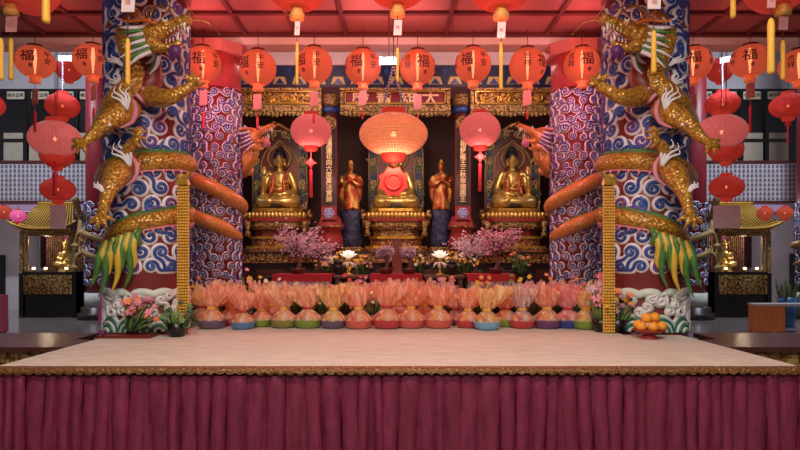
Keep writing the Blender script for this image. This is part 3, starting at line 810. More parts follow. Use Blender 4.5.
for m in (1, -1):
    D = 12.45; x = PX(330.5, D) * m; lr = side(m)
    t = thing('altar_post', 'dark red altar post with blue capital, %s of the central Buddha' % lr, 'post', (x, D, 0), 'altar posts')
    b = MB(); b.lathe([(.17, 2.3), (.17, 5.1)], 24); b.build('shaft', M['maroon_wood'], t)
    b = MB(); b.lathe([(.18, 4.85), (.21, 4.9), (.21, 5.0), (.18, 5.1)], 20); b.lathe([(.18, 4.72), (.23, 4.78), (.2, 4.84)], 20, m=1); b.build('capital', [M['carved_fine'], M['blue_relief']], t)
    b = MB(); b.lathe([(.24, 1.865), (.27, 2.0), (.26, 2.15), (.21, 2.3), (.27, 2.34), (.27, 2.42), (.19, 2.6)], 24); dr = b.build('drum_base', M['red_paint'], t)
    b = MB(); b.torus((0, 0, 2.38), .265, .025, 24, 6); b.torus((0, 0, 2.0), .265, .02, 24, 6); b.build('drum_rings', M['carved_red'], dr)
    t = thing('couplet_board', 'tall narrow black board of gold characters on the %s altar post' % lr, 'sign', (x, D - .26, 0), 'couplet boards')
    z0, z1 = PZ(205, D - .26), PZ(124, D - .26)
    b = MB(); b.box(-.135, .135, 0, .07, z0, z1); bd = b.build('board', M['black'], t)
    b = MB()
    for (a0, a1, c0, c1) in ((-.155, -.13, z0, z1), (.13, .155, z0, z1), (-.155, .155, z0 - .025, z0), (-.155, .155, z1, z1 + .025)): b.box(a0, a1, -.015, .075, c0, c1)
    b.build('frame', M['maroon_wood'] if m < 0 else M['maroon_wood'], t)
    s = '座湧蓮花向六度萬法實諦' if m > 0 else '玉相舒毫王三秋帝德圓王'
    n = len(s); top = PZ(135, D - .26); st = (top - z0 - .06) / n
    for k, ch in enumerate(s): b = MB(); b.join(text(ch, .13), (0, -.012, top - (k + .5) * st)); b.build('lettering', M['gold_letter'], bd)
    b = MB(); b.lathe([(.15, 0), (.15, .06)], 20); b.mapv(lambda p: (p.x, -p.z + .04, p.y + PZ(123, D - .26)))
    b.torus((0, -.03, PZ(123, D - .26)), .1, .025, 18, 5, axis='y'); b.build('medallion', M['carved_fine'], t)
    b = MB(); b.box(-.155, .155, -.01, .07, z0 - .3, z0 - .03); b.build('emblem_plate', M['red_paint'], t)
    b = MB()
    for a in range(6):
        q = a * pi / 3; b.torus((.055 * cos(q), -.015, z0 - .165 + .055 * sin(q)), .045, .014, 12, 5, axis='y')
    b.torus((0, -.015, z0 - .165), .035, .012, 12, 5, axis='y')
    b.build('emblem', M['white_relief'] if False else mat('pale_blue_paint', (.35, .42, .75), .5), t)

# long altar
t = thing('long_altar', 'long dark altar cabinet with gilt carved frieze under the three Buddhas', 'altar', (0, 12.0, 0))
b = MB(); b.box(-3.6, 3.6, .06, 2.2, 0, PZ(263, 12)); b.build('cabinet', M['dark_wood'], t)
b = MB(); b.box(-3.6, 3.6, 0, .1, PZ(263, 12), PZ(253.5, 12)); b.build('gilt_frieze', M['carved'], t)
b = MB(); b.box(-3.62, 3.62, -.03, 2.2, PZ(253.5, 12), PZ(252, 12)); b.build('top', M['dark_wood'], t)
b = MB()
for k in range(9): b.box(-3.3 + k * .8 - .3, -3.3 + k * .8 + .3, .03, .07, .5, 1.5, bev=.02)
b.build('door_panels', M['maroon_wood'], t)
ALT = PZ(252, 12)

# ---------------------------------------------------------------- Buddhas
M['robe_red'] = mat('red_robe_trim', (.4, .08, .03), .4, .3)
M['hair_blue'] = mat('dark_blue_hair', (.006, .012, .04), .45, nscale=60, voro=True, bump=.8, stops=[(0, (.006, .01, .03)), (.6, (.003, .005, .014))])
def buddha_body(raised):
    b = MB()
    b.ell((0, -.05, .1), (.43, .28, .1)); b.ell((0, .02, .3), (.25, .19, .28)); b.ell((0, .0, .52), (.25, .16, .2))
    for s in (-1, 1):
        b.tube([(s * .14, 0, .14), (s * .38, -.12, .13), (s * .43, -.2, .11), (s * .2, -.32, .1), (-s * .1, -.33 - .02 * s, .11)], [.15, .14, .12, .09, .06], 12, smooth=4)
        b.ell((-s * .2, -.34 - .02 * s, .12), (.1, .06, .045))
        b.ell((s * .25, .01, .62), (.1, .1, .09))
        if s == raised:
            b.tube([(s * .27, .01, .62), (s * .36, -.02, .42), (s * .4, -.08, .32), (s * .35, -.2, .46), (s * .33, -.25, .57)], [.09, .085, .08, .06, .04], 10, smooth=4)
            b.ell((s * .33, -.27, .64), (.05, .025, .06))
            for k in range(4): b.tube([(s * .33 + (k - 1.5) * .024, -.27, .68), (s * .33 + (k - 1.5) * .027, -.265, .77 - .015 * abs(k - 1.4))], [.014, .009], 6)
            b.tube([(s * .33 - s * .04, -.275, .63), (s * .33 - s * .075, -.285, .69)], [.015, .01], 6)
        else:
            b.tube([(s * .27, .01, .62), (s * .37, -.03, .4), (s * .36, -.1, .29), (s * .2, -.27, .25), (s * .07, -.3, .235)], [.09, .09, .085, .06, .04], 10, smooth=4)
            b.ell((s * .03, -.31, .235), (.08, .05, .03))
            for k in range(4): b.tube([(s * .0, -.34 + .015 * k, .24 + .01 * k), (-s * .085, -.34 + .018 * k, .235 + .01 * k)], [.014, .01], 6)
            b.tube([(s * .02, -.33, .25), (-s * .03, -.325, .29)], [.014, .01], 6)
    b.tube([(0, .02, .62), (0, 0, .8)], [.085, .07], 10)
    b.ell((0, -.02, .9), (.115, .125, .145)); b.ell((0, -.04, .83), (.085, .09, .08))
    for s in (-1, 1): b.tube([(s * .12, 0, .93), (s * .128, -.005, .88), (s * .118, -.01, .79)], [.026, .03, .024], 8, smooth=2)
    b.tube([(0, -.145, .92), (0, -.165, .885), (0, -.15, .87)], [.012, .02, .012], 8)
    for k, (z, w) in enumerate(((.45, .2), (.38, .23))):      # robe folds
        b.tube([(-w, -.1, z + .05), (0, -.2, z - .04), (w, -.1, z + .05)], .02, 6, smooth=4)
    return b
def buddha(px, label, raised, D=13.0):
    z = PZ(209, D); S = 1.04
    t = thing('seated_buddha', label, 'statue', (PX(px, D), D, z), 'seated golden Buddhas'); t.scale = (1.05, 1.04, 1.17)
    o = buddha_body(raised).mapv(lambda p: (p.x * .84, p.y, p.z)).build('body', M['gold_bright'], t); remesh(o, .013, 2)
    b = MB(); b.ell((0, .015, .985), (.135, .145, .105)); b.ell((0, .05, .93), (.125, .11, .14)); b.ell((0, .03, 1.08), (.085, .085, .085)); b.build('hair', M['hair_blue'], t)
    for s in (-1, 1):
        b = MB(); b.ell((s * .048, -.138, .915), (.026, .01, .007), 0, 10, 6); b.build('eye', M['black'], t)
        b = MB(); b.tube([(s * .02, -.145, .945), (s * .05, -.142, .955), (s * .085, -.12, .94)], .005, 5, smooth=3); b.build('eyebrow', M['hair_blue'], t)
    b = MB(); b.ell((0, -.142, .838), (.03, .012, .009), 0, 10, 6); b.build('mouth', M['robe_red'], t)
    b = MB()
    for s in (-1, 1):
        b.tube([(s * .13, -.11, .66), (s * .1, -.19, .5), (s * .12, -.215, .36), (s * .16, -.26, .26)], [.02, .03, .03, .025], 8, smooth=4, flat=.6)
        for k in range(5): b.ell((s * .17, -.155 - .01 * k, .6 - .06 * k), (.022, .012, .022), 0, 8, 6)
    b.tube([(-.2, -.17, .34), (0, -.235, .3), (.2, -.17, .34)], .016, 6, smooth=4)
    b.build('robe_trim', M['robe_red'], t)
    b = MB(); b.box(-.11, .11, -.4, -.385, .02, .075); b.build('name_plate', M['dark_wood'], t)
    return t
M['old_gold'] = mat('dull_gilt', (.3, .2, .08), .5, .3, nscale=14, c2=(.42, .3, .13)); M['scroll_blue'] = mat('scroll_blue_grey', (.07, .11, .22), .5); M['scroll_green'] = mat('scroll_green_grey', (.13, .2, .12), .5); M['scroll_gold'] = mat('scroll_pale_gold', (.46, .36, .16), .5, .2)
def mandorla(px, label, D=13.35):
    t = thing('mandorla', label, 'backdrop', (PX(px, D), D, PZ(211, D)), 'scroll carved backs behind the Buddhas')
    W = .62; H = 1.86
    def outline(w, h, n=28):
        pts = [(-w, 0)]
        for i in range(n + 1):
            a = pi - pi * i / n
            x = w * cos(a); zz = h * .62 + h * .38 * sin(a) ** .8
            if abs(x) < w * .3: zz += .1 * (1 - abs(x) / (w * .3))
            pts.append((x * (1 + .0), zz))
        pts.append((w, 0)); return pts
    b = MB(); b.prism(outline(W, H), 0, .1); b.build('carved_edge', M['maroon_wood'], t)
    b = MB(); b.prism(outline(.4, 1.46), -.03, 0); b.build('red_panel', M['red_ground'], t)
    b = MB(); o = [(x, -.02, z) for x, z in outline(W - .02, H - .02)]; b.tube(o, .022, 6)
    o = [(x, -.04, z) for x, z in outline(.41, 1.46)]; b.tube(o, .02, 6); b.build('gilt_rim', M['old_gold'], t)
    b = MB(); rnd = random.Random(4)
    for s in (-1, 1):
        for k in range(8):
            z = .1 + k * .17; x = s * .51
            p = swirl(x, z, .075, rnd.uniform(0, 6), s, 1.3, .12); b.tube([(a, -.03, c) for a, c in p][::2], .02, 6, k % 3)
            b.ell((x + s * .02, -.02, z + .08), (.04, .03, .04), (k + 1) % 3, 8, 6)
        for k in range(4):
            a = .35 + k * .33; x = s * .5 * cos(a); z = 1.3 + .42 * sin(a)
            p = swirl(x, z, .08, k, s, 1.3, .12); b.tube([(q, -.03, c) for q, c in p][::2], .022, 6, k % 3)
    b.build('scrolls', [M['scroll_gold'], M['scroll_blue'], M['scroll_green']], t)
    b = MB(); b.torus((0, -.08, 1.16), .25, .03, 32, 6, axis='y'); b.build('nimbus', M['old_gold'], t)
def pedestal(px, label, D=13.0, white=False):
    z1 = PZ(209.5, D); x = PX(px, D)
    t = thing('lotus_pedestal', label, 'pedestal', (x, D, ALT), 'gilt Buddha pedestals')
    H = z1 - ALT
    def slab(w, za, zb, name, m, d=.42):
        w *= .82
        pts = [(-w, -d + .15), (-w + .18, -d), (w - .18, -d), (w, -d + .15), (w, .3), (-w, .3)]
        b = MB(); b.prism(pts, za * H, zb * H, plane='xy'); return b.build(name, m, t)
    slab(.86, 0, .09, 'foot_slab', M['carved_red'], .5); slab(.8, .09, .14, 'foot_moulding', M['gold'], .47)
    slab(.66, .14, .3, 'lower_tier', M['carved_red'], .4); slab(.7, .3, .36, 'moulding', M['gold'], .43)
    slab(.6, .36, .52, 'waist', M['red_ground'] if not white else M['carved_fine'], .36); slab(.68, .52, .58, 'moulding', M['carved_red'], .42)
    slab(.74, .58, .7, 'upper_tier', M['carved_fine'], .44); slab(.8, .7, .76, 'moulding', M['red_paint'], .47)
    b = MB()
    for k in range(15):
        xx = (-.7 + k * .1) * .82; b.ell((xx, -.4 + .1 * (abs(xx) / .7) ** 4, .83 * H), (.05, .06, .085), 0, 8, 6)
    b.build('lotus_petals', M['gold_bright'], t)
    slab(.7, .76, .93, 'lotus_core', M['carved_red'], .38); slab(.66, .93, 1.0, 'seat', M['gold'], .4)
    for s in (-1, 1):
        b = MB(); b.lathe([(.05, .34 * H), (.07, .4 * H), (.04, .5 * H), (.07, .66 * H), (.05, .7 * H)], 10, (s * .6, -.4, 0)); b.build('corner_baluster', M['carved_fine'], t)
        b = MB(); b.ell((s * .68, -.3, .82 * H), (.08, .09, .1), 0, 10, 7); b.tube([(s * .66, -.3, .6 * H), (s * .68, -.3, .8 * H)], .05, 8); b.ell((s * .7, -.34, .92 * H), .05, 0, 8, 6); b.build('side_bracket', M['carved'], t)
for px, w, r in ((280, 'left', -1), (396, 'central', 0), (512, 'right', 1)):
    mandorla(px, 'arched scroll-carved red and gilt back behind the %s seated Buddha' % w)
    buddha(px, {'left': 'left golden seated Buddha with dark blue hair, one hand raised', 'central': 'central golden seated Buddha partly behind a red knot, under the large lantern', 'right': 'right golden seated Buddha with dark blue hair, nearer the right pillars'}[w], r)
    pedestal(px, 'tiered red and gilt lotus pedestal under the %s seated Buddha' % w, white=(w == 'central'))

# standing attendants
M['rock_blue'] = mat('blue_rock', (.012, .02, .06), .5, nscale=7, c2=(.05, .07, .16), bump=1., bdist=.05)
M['robe_gold_red'] = mat('gilt_red_robe', (.5, .1, .03), .35, .5, nscale=11, stretch=(1, 1, .4), stops=[(.42, (.36, .05, .025)), (.54, (.5, .2, .05)), (.64, (.68, .45, .12))], bump=.6)
def attendant(m):
    D = 12.75; px = 350.5 if m > 0 else 441.5; z = PZ(210, D)
    t = thing('standing_attendant', 'golden standing monk statue with joined hands, %s of the central Buddha' % side(m), 'statue', (PX(px, D), D, z), 'standing golden attendants')
    b = MB()
    b.lathe([(.2, 0), (.19, .06), (.155, .35), (.15, .55), (.18, .68), (.14, .75), (.06, .79)], 18, sc=(1, .7))
    for s in (-1, 1):
        b.tube([(s * .16, .02, .71), (s * .21, -.02, .56), (s * .17, -.11, .52), (s * .02, -.17, .6)], [.065, .07, .055, .03], 10, smooth=4)
        b.tube([(s * .19, -.03, .52), (s * .2, -.05, .3), (s * .18, -.04, .15)], [.06, .05, .015], 8, smooth=3)
        b.tube([(s * .014, -.165, .6), (s * .01, -.18, .7)], [.022, .01], 6)
        b.ell((s * .07, -.1, .015), (.05, .09, .03))
    b.tube([(0, 0, .75), (0, -.01, .86)], [.05, .045], 8); b.ell((0, -.02, .91), (.07, .078, .095)); b.ell((0, -.095, .9), (.012, .018, .02), 0, 8, 6)
    o = b.build('body', M['robe_gold_red'], t); remesh(o, .012, 2)
    b = MB(); b.ell((0, .0, .975), (.066, .07, .05)); b.ell((0, 0, 1.03), (.04, .04, .05)) if m < 0 else b.ell((0, .0, 1.01), (.055, .05, .05)); b.build('cap', M['gold'], t)
    b = MB()
    for s in (-1, 1): b.ell((s * .028, -.09, .925), (.012, .006, .006), 0, 8, 5)
    b.build('eyes', M['black'], t)
    p = thing('rock_pedestal', 'dark blue rock pedestal under the %s standing statue' % side(m), 'pedestal', (PX(px, D), D, ALT), 'rock pedestals')
    H = z - ALT; rnd = random.Random(3 if m > 0 else 9)
    b = MB(); b.lathe([(.22, .1), (.25, .2), (.2, .5 * H), (.23, .75 * H), (.21, .95 * H), (.19, H)], 18, sc=(1, .8), rf=lambda r, a, k: r * (1 + .13 * sin(5 * a + k * 9) + .08 * sin(9 * a - 14 * k)))
    b.build('rock', M['rock_blue'], p)
    b = MB(); b.box(-.25, .25, -.22, .22, 0, .11, bev=.02); b.build('foot', M['carved_fine'], p)
attendant(1); attendant(-1)

# central tablet and incense things on the altar front
t = thing('spirit_tablet', 'tall brown wooden tablet standing before the central pedestal', 'tablet', (PX(397, 11.6), 11.6, 1.3))
b = MB(); b.box(-.14, .14, -.06, .08, 0, .1, bev=.02); b.build('foot', M['maroon_wood'], t)
b = MB(); b.prism([(-.095, .1), (.095, .1), (.095, .72), (.05, .8), (0, .83), (-.05, .8), (-.095, .72)], -.03, .03); b.build('plate', mat('brown_wood', (.2, .07, .04), .5, nscale=6, stretch=(4, 1, .5)), t)

# offering tables in front of the altar
M['lace'] = mat('white_lace_cloth', (.6, .52, .56), .8, nscale=40, stops=[(.45, (.3, .12, .16)), (.52, (.62, .54, .58))])
M['table_brown'] = mat('brown_table', (.13, .05, .03), .35, nscale=5, stretch=(.5, 4, 4))
def off_table(px0, px1, label, cloth=True, D=10.9):
    x0, x1 = PX(px0, D), PX(px1, D); zt = 1.43
    t = thing('offering_table', label, 'table', ((x0 + x1) / 2, D, 0), 'tables before the altar'); W = (x1 - x0) / 2
    b = MB(); b.box(-W, W, 0, .75, zt - .06, zt, bev=.01); b.build('table_top', M['table_brown'], t)
    for sx in (-1, 1):
        for y in (.07, .68):
            b = MB(); b.box(sx * (W - .08) - .04, sx * (W - .08) + .04, y - .04, y + .04, 0, zt - .06); b.build('leg', M['table_brown'], t)
    if cloth:
        c = thing('table_cloth', 'red cloth with white lace drop over ' + label.split(' at ')[-1].replace('the ', 'the ', 1), 'cloth', ((x0 + x1) / 2, D, 0), 'red altar cloths')
        b = MB(); b.box(-W - .02, W + .02, -.03, .72, zt + .002, zt + .02); b.box(-W - .02, W + .02, -.045, -.03, zt - .11, zt + .02); b.build('red_cloth', M['red_cloth'], c)
        b = MB(); N = 60; v = []; f = []
        for i in range(N + 1):
            x = -W + 2 * W * i / N
            for z in (zt - .11, zt - .5): v.append((x, -.05 - .02 * sin(i * 1.3), z))
        for i in range(N): f.append((2 * i, 2 * i + 1, 2 * i + 3, 2 * i + 2))
        b.add(v, f); b.build('lace_drop', M['lace'], c)
off_table(274, 331, 'brown offering table with red cloth at the left table below the cherry tree')
off_table(371, 421, 'brown offering table with red cloth at the middle table before the tablet')
off_table(468, 514, 'brown offering table with red cloth at the right table below the cherry tree')
off_table(333, 368, 'bare brown offering table carrying the left lotus lamp', False); off_table(424, 465, 'bare brown offering table carrying the right lotus lamp', False)

t = thing('flower_bench', 'long narrow dark bench behind the offering tables carrying the flower pots', 'bench', (0, 11.68, 0))
b = MB(); b.box(-2.7, 2.7, 0, .28, 1.33, 1.38, bev=.01); b.build('seat', M['dark_wood'], t)
for xx in (-2.6, -.9, .9, 2.6):
    b = MB(); b.box(xx - .03, xx + .03, .03, .25, 0, 1.33); b.build('leg', M['dark_wood'], t)
# cherry trees
M['blossom'] = mat('pink_blossom', (.46, .18, .28), .7, nscale=5, c2=(.62, .34, .42))
M['blossom_pale'] = mat('pale_pink_blossom', (.5, .32, .38), .7, nscale=5, c2=(.68, .5, .55))
M['blossom_mauve'] = mat('mauve_blossom', (.3, .16, .24), .7, nscale=5, c2=(.45, .28, .36))
M['bark'] = mat('brown_bark', (.16, .06, .05), .8, nscale=20, bump=.5)
M['leaf'] = mat('dark_green_leaf', (.02, .06, .02), .5, nscale=9, c2=(.05, .13, .04))
M['leaf_light'] = mat('light_green_leaf', (.12, .2, .05), .5, nscale=9, c2=(.22, .3, .08))
M['fl_yellow'] = mat('yellow_petals', (.75, .45, .04), .6, nscale=9)
M['fl_pink'] = mat('pink_petals', (.75, .18, .28), .6, nscale=9, c2=(.85, .35, .42))
M['fl_orange'] = mat('orange_petals', (.8, .25, .08), .6, nscale=9)
M['fl_cream'] = mat('cream_petals', (.78, .68, .5), .6, nscale=9)
M['fl_red'] = mat('red_petals', (.6, .05, .05), .6, nscale=9)
def flower(b, c, r, m, n=5, rnd=random):
    q = Matrix.Rotation(rnd.uniform(0, 6), 3, 'Z') @ Matrix.Rotation(rnd.uniform(.2, 1.5), 3, 'X')
    q = Matrix.Rotation(rnd.uniform(-.8, .8), 3, 'Z') @ Matrix.Rotation(rnd.uniform(.5, 1.4), 3, 'X')
    c = Vector(c); v = [c + q @ Vector((0, 0, r * .12))]; f = []
    for k in range(n):
        a = 2 * pi * k / n; da = pi / n * .92
        v += [c + q @ Vector((r * .6 * cos(a - da), r * .6 * sin(a - da), r * .25)), c + q @ Vector((r * cos(a), r * sin(a), r * .1)), c + q @ Vector((r * .6 * cos(a + da), r * .6 * sin(a + da), r * .25))]
        f.append((0, 1 + 3 * k, 2 + 3 * k, 3 + 3 * k))
    b.add(v, f, m)
def cherry(px, D, z, H, label, seed, mats, lean):
    rnd = random.Random(seed)
    t = thing('cherry_tree', label, 'tree', (PX(px, D), D, z), 'small cherry blossom trees')
    b = MB(); b.lathe([(.1, 0), (.14, .1), (.13, .11)], 14); b.build('pot', M['maroon_wood'], t)
    tips = []; b = MB()
    b.tube([(0, 0, .08), (.03, 0, .2), (-.02, 0, .32)], [.04, .035, .03], 7, smooth=4)
    for k in range(9):
        a = k * 2.4; l = rnd.uniform(.5, 1) * H * .55; e = (cos(a) * l * .75 + lean * H * .3, sin(a) * l * .45, .32 + H * rnd.uniform(.15, .55))
        b.tube([(-.02, 0, .3), (e[0] * .5, e[1] * .5, .3 + (e[2] - .3) * .6), e], [.022, .014, .006], 6, smooth=3)
        tips += [(Vector((-.02, 0, .3)).lerp(Vector(e), u)) for u in (.5, .65, .8, .9, 1.0)]
    b.build('trunk', M['bark'], t)
    b = MB()
    for q in tips:
        for j in range(13):
            k_ = min(1, .25 + H * .8); p = q + Vector((rnd.gauss(0, .075 * k_), rnd.gauss(0, .06 * k_), rnd.gauss(0, .07 * k_)))
            flower(b, p, rnd.uniform(.018, .034), 0 if rnd.random() < .65 else 1, 5, rnd)
    o = b.build('blossoms', mats, t)
cherry(298, 11.15, 1.45, .95, 'pink cherry blossom tree in a pot on the left offering table', 2, [M['blossom'], M['blossom_pale']], -.1)
cherry(496, 11.15, 1.45, .95, 'bushy deep pink cherry blossom tree in a pot on the right offering table', 6, [M['blossom'], M['fl_pink']], .1)
cherry(474, 11.8, 1.38, .92, 'paler blossom spray behind the right deep pink tree', 8, [M['blossom_pale'], M['blossom_pale']], -.35)
cherry(318, 11.8, 1.38, .92, 'upright paler blossom spray behind the left pink tree', 9, [M['blossom'], M['blossom_pale']], .0)
cherry(386, 11.1, 1.45, .27, 'low pale mauve blossom pot left of the wooden tablet', 12, [M['blossom_mauve'], M['blossom_pale']], 0)
cherry(409, 11.1, 1.45, .27, 'low pale mauve blossom pot right of the wooden tablet', 13, [M['blossom_mauve'], M['blossom_pale']], 0)

# lotus lamps
M['lamp_petal'] = mat('lit_white_petal', (.8, .75, .65), .5, emit=.8, ecol=(1, .8, .6))
for m in (1, -1):
    t = thing('lotus_lamp', 'glowing white lotus lamp on a thin stand, %s of the tablet' % side(m), 'lamp', (PX(348.5 if m > 0 else 440, 11.2), 11.2, 1.43), 'lotus lamps')
    b = MB(); b.lathe([(.1, 0), (.09, .02), (.02, .04), (.015, .26), (.03, .3)], 12); b.build('stand', M['gold'], t)
    b = MB()
    for ring, (n, tilt, L) in enumerate(((8, 1.15, .17), (7, .75, .16), (5, .3, .14))):
        for k in range(n):
            a = 2 * pi * k / n + ring * .4; d = Vector((cos(a) * sin(tilt), sin(a) * sin(tilt), cos(tilt)))
            c = Vector((0, 0, .32)) + d * L * .5
            e = MB(); e.ell((0, 0, 0), (.05, .018, L * .55), 0, 8, 6)
            R = Matrix.Rotation(a - pi / 2, 3, 'Z') @ Matrix.Rotation(-tilt, 3, 'X')
            e.mapv(lambda p: R @ p + c); b.join(e)
    b.build('petals', M['lamp_petal'], t)
    b = MB()
    for k in range(7):
        a = k * .9; b.tube([(0, 0, .24), (.1 * cos(a), .1 * sin(a), .2), (.14 * cos(a), .14 * sin(a), .13)], [.008, .02, .003], 5, smooth=3)
    b.build('sepals', M['ivory'], t)

# foliage arrangements with small blooms on the altar step
def bouquet(name, px, D, z, W, H, label, seed, cols, n, group, depth=.2, leafn=40, pot=None, lean=0, fr=.035):
    rnd = random.Random(seed)
    t = thing(name, label, 'flowers', (PX(px, D), D, z), group)
    if pot: b = MB(); b.lathe([(.07, 0), (.11, .14), (.1, .14)], 14); b.build('pot', pot, t)
    b = MB()
    for k in range(leafn):
        x, y = rnd.uniform(-1, 1) * W, rnd.uniform(-1, 1) * depth; zz = rnd.uniform(.25, .95) * H
        b.tube([(x * .25, y * .25, .04), (x * .7 + lean * .5, y * .7, zz * .7), (x + lean, y, zz + rnd.uniform(-.1, .03) * H)], [.006, .02 + .01 * rnd.random(), .002], 5, k % 2, smooth=3, flat=.35)
    b.build('leaves', [M['leaf'], M['leaf_light']], t)
    for ci, c in enumerate(cols):
        for k in range(n // len(cols)):
            b = MB()
            x, y = rnd.uniform(-1, 1) * W, rnd.uniform(-1, .6) * depth
            zz = H * (rnd.uniform(.5, 1.05) - .2 * (x / W) ** 2)
            for q in range(2): flower(b, (x + lean, y - .02, zz), fr * rnd.uniform(.8, 1.3), 0, 6, rnd)
            b.ell((x + lean, y - .012, zz), fr * .5, 0, 6, 5)
            b.build('bloom', c, t)
    return t
G = 'flower arrangements in front of the altar'
Z0 = 1.43
bouquet('flower_arrangement', 327, 11.78, 1.38, .26, .42, 'leafy arrangement with yellow blooms right of the left cherry tree', 1, [M['fl_yellow'], M['fl_cream'], M['fl_pink']], 26, G)
bouquet('flower_arrangement', 338, 11.78, 1.38, .26, .46, 'leafy arrangement with yellow blooms beside the left lotus lamp', 2, [M['fl_yellow'], M['fl_cream']], 26, G)
bouquet('flower_arrangement', 362, 11.78, 1.38, .2, .42, 'small yellow and green arrangement right of the left lotus lamp', 3, [M['fl_yellow'], M['fl_pink']], 18, G)
bouquet('flower_arrangement', 419, 11.78, 1.38, .2, .46, 'small yellow and green arrangement left of the right lotus lamp', 4, [M['fl_yellow'], M['fl_cream']], 18, G)
bouquet('flower_arrangement', 451, 11.78, 1.38, .26, .46, 'leafy arrangement with yellow blooms beside the right lotus lamp', 5, [M['fl_yellow'], M['fl_cream']], 28, G)
bouquet('flower_arrangement', 465, 11.78, 1.38, .26, .44, 'leafy arrangement with pale blooms left of the right cherry tree', 6, [M['fl_cream'], M['fl_yellow']], 26, G)
bouquet('flower_arrangement', 520, 11.78, 1.38, .2, .5, 'thin green spray right of the right cherry tree', 7, [M['fl_orange'], M['leaf_light']], 14, G)
M['votive'] = mat('dark_metal_burner', (.04, .03, .03), .35, .6)
t = thing('incense_burner', 'small dark burner between the left lotus lamp and cherry tree', 'burner', (PX(338, 11.1), 11.1, 1.43), 'incense burners')
b = MB(); b.lathe([(.06, 0), (.05, .03), (.1, .08), (.11, .18), (.09, .2)], 14); b.build('bowl', M['votive'], t)
b = MB(); b.lathe([(.1, .2), (.05, .27), (.015, .31)], 14); b.build('lid', M['votive'], t)
t2 = copy_tree(t); t2.location.x = PX(452, 11.1); t2['label'] = 'small dark burner between the right lotus lamp and cherry tree'
# ================================================================ lanterns
def char_on_sphere(ch, size, R, az, el, squash=1.):
    b = text(ch, size)
    def fn(p):
        a = az + p.x / R; e = el + p.z / R; r = R + .004
        return (r * cos(e) * sin(a), -r * cos(e) * cos(a), r * sin(e) * squash)
    # denser mesh is not needed at this size
    return b.mapv(fn)
def tassel(b, top, bot, x=0, r=.02, y=0):
    b.lathe([(.006, top), (r * .7, top - .012), (r, top - .05), (r * .95, (top + bot) / 2), (r * 1.05, bot + .02), (r * .8, bot)], 10, (x, y, 0))
def lantern_ball(R, sq, ribs=16, n=32, pump=.012):
    b = MB(); prof = []
    for k in range(19):
        e = -pi / 2 + .38 + (pi - .76) * k / 18
        prof.append((R * cos(e), R * sq * sin(e)))
    b.lathe(prof, 64, rf=lambda r, a, k: r * (1 + pump * abs(sin(a * ribs / 2)) - pump), caps=False)
    return b
def row_lantern(px, py, R, sq, label, tagy, tas, az, D=8.75, cs=1.0):
    x, _, z = P(px, py, D)
    t = thing('paper_lantern', label, 'lantern', (x, D, z), 'lit red paper lanterns along the beam')
    skin = lantern_ball(R, sq).build('paper_skin', M['lantern'], t)
    h = R * sq * sin(pi / 2 - .38); rr = R * cos(pi / 2 - .38)
    b = MB(); b.lathe([(rr * 1.02, h - .01), (rr * 1.02, h + .025), (rr * .6, h + .03)], 18, caps=False); b.build('top_ring', M['maroon_wood'], t)
    b = MB(); b.lathe([(rr * .72, -h - .08), (rr * .72, -h + .01)], 18, caps=False); b.lathe([(rr * .8, -h - .085), (rr * .8, -h - .065)], 18); b.lathe([(rr * .95, -h - .005), (rr * .95, -h + .02)], 18, caps=False); b.build('base_tube', M['lantern_tube'], t)
    b = MB(); b.tube([(0, 0, -h * .8), (0, 0, -h * .3), (0, 0, h * .3), (0, 0, h * .85)], [R * .03, R * .065, R * .1, R * .05], 10, smooth=4); b.build('bulb', M['bulb'], t)  # lamp inside, tapered to imitate the bright streak on the paper
    b = MB(); b.tube([(0, 0, h), (0, 0, CEIL_Z - .04 - z)], .005, 5); b.build('string', M['string'], t)
    for (a, e, ch, s) in ((az - .05, .1, '福', .2), (az + .95, .3, '平', .11), (az + .95, -.12, '安', .11), (az - .95, .3, '吉', .11), (az - .95, -.12, '祥', .11), (az + .1, -.5, '春', .07), (az + pi, .1, '福', .15)):
        char_on_sphere(ch, s * cs, R, a, e, sq).build('lettering', M['ink'], skin)
    if tagy:
        zt = PZ(tagy, D) - z; cx = random.uniform(-.01, .02)
        b = MB(); b.tube([(0, 0, -h - .08), (cx, 0, zt + .1)], .004, 5); b.build('tag_string', M['string'], t)
        b = MB(); b.box(cx - .06, cx + .06, -.004, .004, zt - .12, zt + .1); w = random.uniform(-.5, .5)
        b.mapv(lambda p: (cx + (p.x - cx) * cos(w) - p.y * sin(w), (p.x - cx) * sin(w) + p.y * cos(w), p.z + (p.x - cx) * .12)); tg = b.build('paper_tag', M['card'], t)
        if tas:
            b = MB(); tassel(b, zt - .22, zt - .22 - tas, cx, .02); b.tube([(cx, 0, zt - .13), (cx, 0, zt - .23)], .004, 5); b.build('tassel', M['tassel_red'], tg)
    return t
